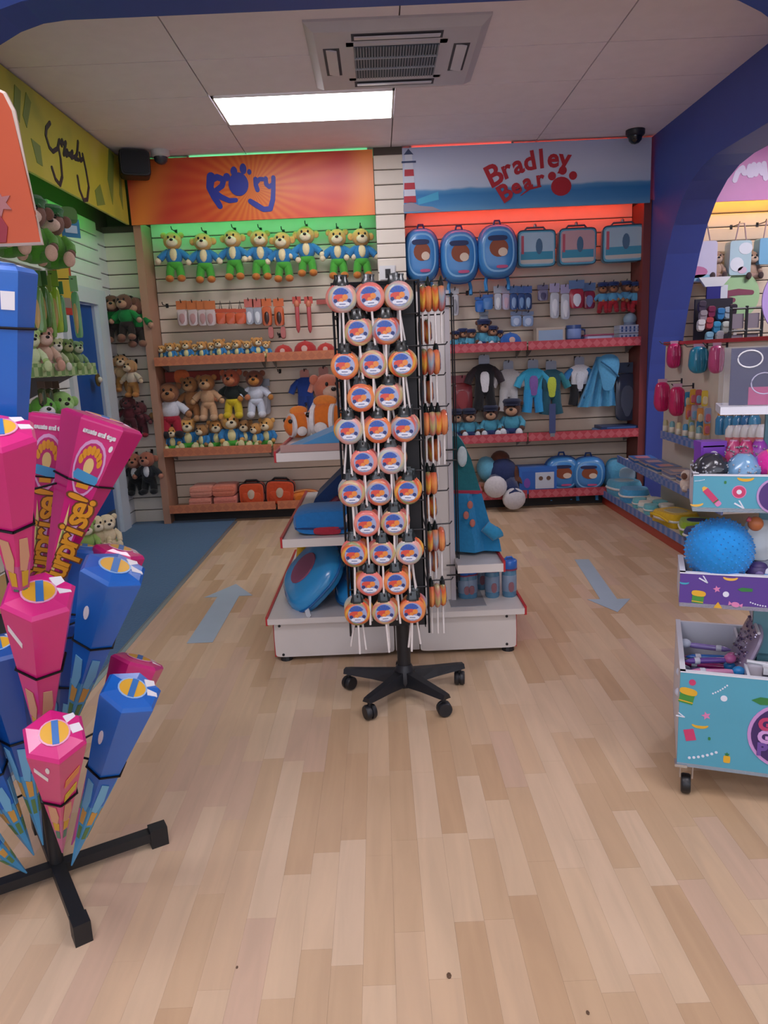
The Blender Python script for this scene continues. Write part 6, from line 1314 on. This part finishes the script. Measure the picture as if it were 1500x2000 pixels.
q = thing('accessory_stand', 'dark stand of small hanging purses beyond the arch', 'display stand', (at(1390, 640, 6.5).x, 6.5, 1.0)); part('post', MB().b2((-.15, 0, 0), (.17, .02, .78)), mat('#2a2630', .5), q); part('foot', MB().b2((-.16, -.1, -.0), (.18, .12, .02)), mat('#2a2630', .5), q)
for i, (px, py, hx) in enumerate(((1370, 600, '#4a3f4c'), (1372, 618, '#9a8f94'), (1368, 636, '#d8d4d4'), (1388, 610, '#7a2a4a'), (1384, 632, '#b0484c'), (1398, 640, '#4a9cc8'), (1406, 614, '#3a7ab0'), (1416, 640, '#cfd4cc'), (1420, 612, '#9aa8b4'), (1384, 660, '#8fc0d8'), (1404, 658, '#e0e0e4'), (1430, 606, '#3a3038'))):
    p = at(px, py, 6.44); q = thing('small_purse', f'small hanging purse, {ORD[i]} on the dark stand beyond the arch', 'purse', tuple(p), 0, 'purses on the dark stand')
    part('pouch', MB().loft(sup(.07, .10, 3, 16), [(.7, -.02), (1, 0), (.8, .025)]), mat(hx, .35, 'glossy'), q, True); part('flap', MB().loft(sup(.066, .045, 3, 14, (0, .03)), [(1, .018), (.9, .032)]), mat(hx, .4), q, True)
q = thing('wire_rack', 'black wire rack with grey packets beyond the arch', 'display rack', (at(1457, 640, 6.3).x, 6.3, 1.2))
for x in (-.13, 0, .13): part('upright', MB().tube([(x, 0, -.2), (x, 0, .50)], .012, n=6), BLACK, q)
for z in (.0, .14, .30, .48): part('crossbar', MB().tube([(-.14, 0, z), (.14, 0, z)], .010, n=6), BLACK, q)
for x in (-.065, .065):
    for z in (.06, .21, .38): part('packet', MB().b2((x-.05, .015, z-.06), (x+.05, .03, z+.06)), mat('#8f848c', .4), q)
part('foot', MB().b2((-.15, -.1, -.22), (.15, .1, -.2)), BLACK, q)
# ================================================================== LEFT WALL GOODS
q = thing('display_shelf', 'green edged wooden shelf on the left wall before the door', 'shelf', (XL, 4.42, 1.41)); LS = q
part('shelf_board', MB().b2((0, -.75, -.03), (.46, .55, 0)), mat('#c8a468', .5), q)
part('ticket_strip', MB().b2((.46, -.75, -.03), (.47, .55, .045)).b2((0, .55, -.03), (.47, .56, .0)), ticket('#6f9a5a', '#a8c08a'), q)
part('bracket', MB().rings([[(0, y, -.03), (.38, y, -.03), (0, y, -.20)] for y in (.40, .41)]), STEEL, q)
q = thing('display_shelf', 'lower wooden shelf of green toys on the left wall', 'shelf', (XL, 4.42, .98)); part('shelf_board', MB().b2((0, -.75, -.03), (.40, .45, 0)), mat('#c8a468', .5), q); part('ticket_strip', MB().b2((.40, -.75, -.03), (.41, .45, .04)), ticket('#6f9a5b', '#a8c08b'), q)
q = thing('display_shelf', 'floor level shelf of cream toys behind the cone stand', 'shelf', (XL, 4.42, .22)); part('shelf_board', MB().b2((0, -.75, -.03), (.46, .6, 0)), mat('#c8a468', .5), q); part('ticket_strip', MB().b2((.46, -.75, -.03), (.47, .6, .04)), ticket('#6f9a5c', '#a8c08c'), q); part('kick_board', MB().b2((.02, -.7, -.22), (.42, .55, -.03)), mat('#4a4440', .6), q)
MK = dict(fur='#7a5544', muz='#ecd0ba', shirt='#5a9a34', pants='#4f9a2c', feet='#d8b49c')
for i, (px, py, Y, h, hat) in enumerate(((62, 455, 4.2, .34, '#2a6a34'), (98, 462, 4.45, .34, '#2c6f38'), (12, 470, 3.95, .34, '#2a6a34'), (-20, 475, 3.7, .34, '#2a6a34'))):
    p = at(px, py, Y); plush(f'monkey toy in green shorts and cap, {ORD[i]} of the row above the green shelf', (p.x, Y, 1.98), h, 'sit', ear='side', hat=hat, rz=.5, group='monkeys on the top left shelf', **MK)
q = thing('display_shelf', 'white ledge under the monkeys on the left wall', 'shelf', (XL, 4.1, 1.98)); part('shelf_board', MB().b2((0, -.7, -.03), (.40, .50, 0)), mat('#d8d8d4', .4), q); part('front_lip', MB().b2((.40, -.7, -.04), (.41, .50, .01)), mat('#e0e0dc', .4), q)
q = thing('shelf_card', 'small blue and green card beside the monkeys', 'card', tuple(at(138, 447, 4.85)), .9); part('card', MB().b2((-.06, -.003, -.05), (.06, .003, .06)), mat('#2f7fa8', .4), q); part('top_panel', MB().plate(sup(.11, .10, 3, 16, (0, .08)), .003, .006), mat('#4f7a34', .4), q); part('text_block', MB().b2((-.04, -.006, -.025), (.04, -.003, .02)), mat('#b8d0dc', .4), q)
p = at(140, 512, 4.9)
q = thing('hanging_sign', 'tall narrow yellow sign with red border above the door side', 'sign', (XL+.08, 5.58, p.z+.03), PI/2-.35); part('board', MB().b2((-.085, -.004, -.30), (.085, .004, .30)), mat('#a84a2a', .45), q); part('yellow_panel', MB().b2((-.06, -.008, -.20), (.06, -.004, .28)), mat('#c0a030', .45), q); part('red_foot', MB().b2((-.08, -.008, -.295), (.08, -.004, -.23)), mat('#b03028', .45), q); part('grey_patch', MB().b2((-.04, -.011, -.25), (.04, -.008, -.18)), mat('#8a8078', .45), q)
for i, (px, py, Y, w_, h_, hx, hd) in enumerate(((72, 590, 4.3, 26, 110, '#6f9a54', '#4f7a3a'), (86, 585, 4.4, 20, 100, '#4f7a3c', '#3f6a34'), (96, 600, 4.5, 18, 110, '#7fae5a', '#8aa84a'), (108, 590, 4.55, 20, 110, '#9aba3a', '#86a83a'), (119, 600, 4.6, 16, 90, '#5a9a6a', '#3f7a54'), (149, 600, 4.8, 14, 110, '#6fa878', '#8fc08a'))):
    q = packet(f'long green toy packet, {ORD[i]} along the pegs over the green edged shelf', px, py, Y, w_, h_, hd, hx, 'clear', .25, 'toy_packet', 'packet', 'green packets over the left shelf', False, item='#c9a86a')
    part('peg_wire', MB().tube([(0, .0, h_*Y/F*1.03*.95), (XL+.02-q.location.x, .04, h_*Y/F*1.03*.95+.02)], .004, n=6), BLACK, q)
for i, (px, h, kw, lab) in enumerate(((72, .24, dict(fur='#a8c878', muz='#d0d8b0', shirt='#c8d8a8', pants='#b8c890', feet='#c8d8a0'), 'pale green toy at the near end of the green edged shelf'), (84, .26, dict(fur='#b88a74', muz='#d8b8a8', shirt='#c8a890', pants='#b8988a', feet='#c89a84'), 'pinkish brown toy next to the pale green one'), (118, .20, dict(fur='#a8b07a', muz='#e0e0d0', shirt='#b8c098', pants='#98a868', feet='#d8d8c8'), 'small cream and green toy on the green edged shelf'), (138, .20, dict(fur='#5f7a3a', muz='#a8a878', shirt='#6f8a48', pants='#5f7a3a', feet='#7f9a58'), 'dark green toy near the end of the shelf'), (160, .19, dict(fur='#6a8a5a', muz='#b8c0a0', shirt='#7a9a6a', pants='#5a7a4a', feet='#9aaa7a'), 'grey green toy at the door end of the shelf'))):
    p = at(px, 700, 4.2+.16*i); plush(lab, (min(p.x, XL+.40), 4.2+.16*i, 1.41), h, 'sit', ear='round', rz=.9, **kw)
q = thing('toy_box', 'pale blue cone shaped toy on a green tray by the door', 'toy', (-1.98, 4.42, 1.41)); part('cone', MB().lathe([(0, .0), (.07, 0), (.06, .06), (.035, .13), (.015, .16), (0, .165)], 0, 16), mat('#8fb0cc', .35, 'glossy'), q, True); part('tray', MB().b2((-.06, -.09, 0), (.10, .22, .03)), mat('#7fc0a0', .4), q)
for i, (px, py, Y, h, kw, lab) in enumerate(((75, 800, 4.1, .22, dict(fur='#b8d08a', muz='#d8e0b0', shirt='#c8d8a0', pants='#b8c890', feet='#d0d8a8'), 'pale yellow green toy on the lower left shelf'), (88, 815, 4.2, .20, dict(fur='#b8786a', muz='#d8a890', shirt='#8a2430', pants='#8a2430', feet='#c8a890'), 'toy with dark red body on the lower left shelf'), (112, 800, 4.35, .30, dict(fur='#5fa83a', muz='#e0e0e0', shirt='#6fc03a', pants='#dcdcdc', feet='#e4e4e4'), 'lime green and white toy on the lower left shelf'), (150, 795, 4.6, .32, dict(fur='#8fc06a', muz='#a8d08a', shirt='#7fb45a', pants='#6fa44a', feet='#8fbf6a'), 'green crocodile toy at the door end of the lower shelf'))):
    p = at(px, py, Y); plush(lab, (min(p.x, XL+.36), Y, .98), h, 'sit', ear='side', rz=.8, **kw)
for i in range(3):
    p = at(80+16*i, 765, 4.3+.15*i); q = packet(f'dark green packet, {ORD[i]} hanging under the green edged shelf', 82+14*i, 768, 4.3+.14*i, 14, 44, '#5a4a3c', '#3f5236', 'clear', .3, 'toy_packet', 'packet', 'packets under the green edged shelf', False, item='#7a6a4a')
for i, (px, py, Y, hx) in enumerate(((168, 1053, 4.75, '#8fae5a'), (190, 1052, 4.85, '#d8c8a0'), (212, 1056, 4.9, '#dccca8'))):
    p = at(px, py, Y); plush(f'{("green","cream","pale cream")[i]} toy on the floor level shelf behind the cones', (p.x, Y, .22 if p.x < XL+.46 else .05), .24, 'sit', fur=hx, muz='#e0d4b8', shirt=hx, pants=hx, feet=hx, ear='round', rz=.6)
# hanging toys on the slatted return by the door
def cluster(px, py, Y, h, kw, lab, rz): 
    p = at(px, py, Y); plush(lab, (p.x, Y, p.z-h/2), h, rz=rz, **kw); obj('hook', cmesh('hook', HOOK, [BLACK]), tr2, (p.x, 6.782, p.z+h*.42))
GK = dict(fur='#6a4434', muz='#b98a70', shirt='#12803a', pants='#2a201c', feet='#8a5f4a', ear='side')
cluster(222, 622, 6.66, .42, GK, 'brown toy in green jumper hanging nearest the door frame', .2); cluster(246, 618, 6.60, .40, GK, 'brown toy in green jumper hanging in the middle of three', -.1); cluster(268, 628, 6.68, .44, dict(GK, belly='#12803a'), 'brown toy in green jumper hanging next to the brown upright', -.2)
TK = dict(fur='#b88a5c', muz='#d8bc9c', shirt='#c0a07c', pants='#a8743c', feet='#b87a3c', ear='low')
cluster(238, 728, 6.68, .34, TK, 'tan toy dog hanging under the green jumpers beside the door', .3); cluster(258, 738, 6.62, .34, dict(TK, shirt='#d4c0a8'), 'tan toy dog with cream back hanging under the green jumpers', -.4)
MR = dict(fur='#5a2a2c', muz='#6a3438', shirt='#5a1f28', pants='#4c1a22', feet='#6a1e26', ear='low')
cluster(252, 808, 6.66, .34, MR, 'maroon toy hanging in the middle of the return wall', .1); cluster(276, 818, 6.70, .33, dict(MR, feet='#8a1e28'), 'maroon toy with red feet beside the brown upright', -.3)
BWK = dict(fur='#a8644c', muz='#b87a60', shirt='#23262a', pants='#101214', feet='#15171a', belly='#dcdcdc', ear='side')
cluster(264, 925, 6.68, .40, BWK, 'toy in black and white outfit hanging lowest near the door', .15); cluster(290, 922, 6.62, .40, BWK, 'toy in black and white outfit hanging lowest near the upright', -.15)
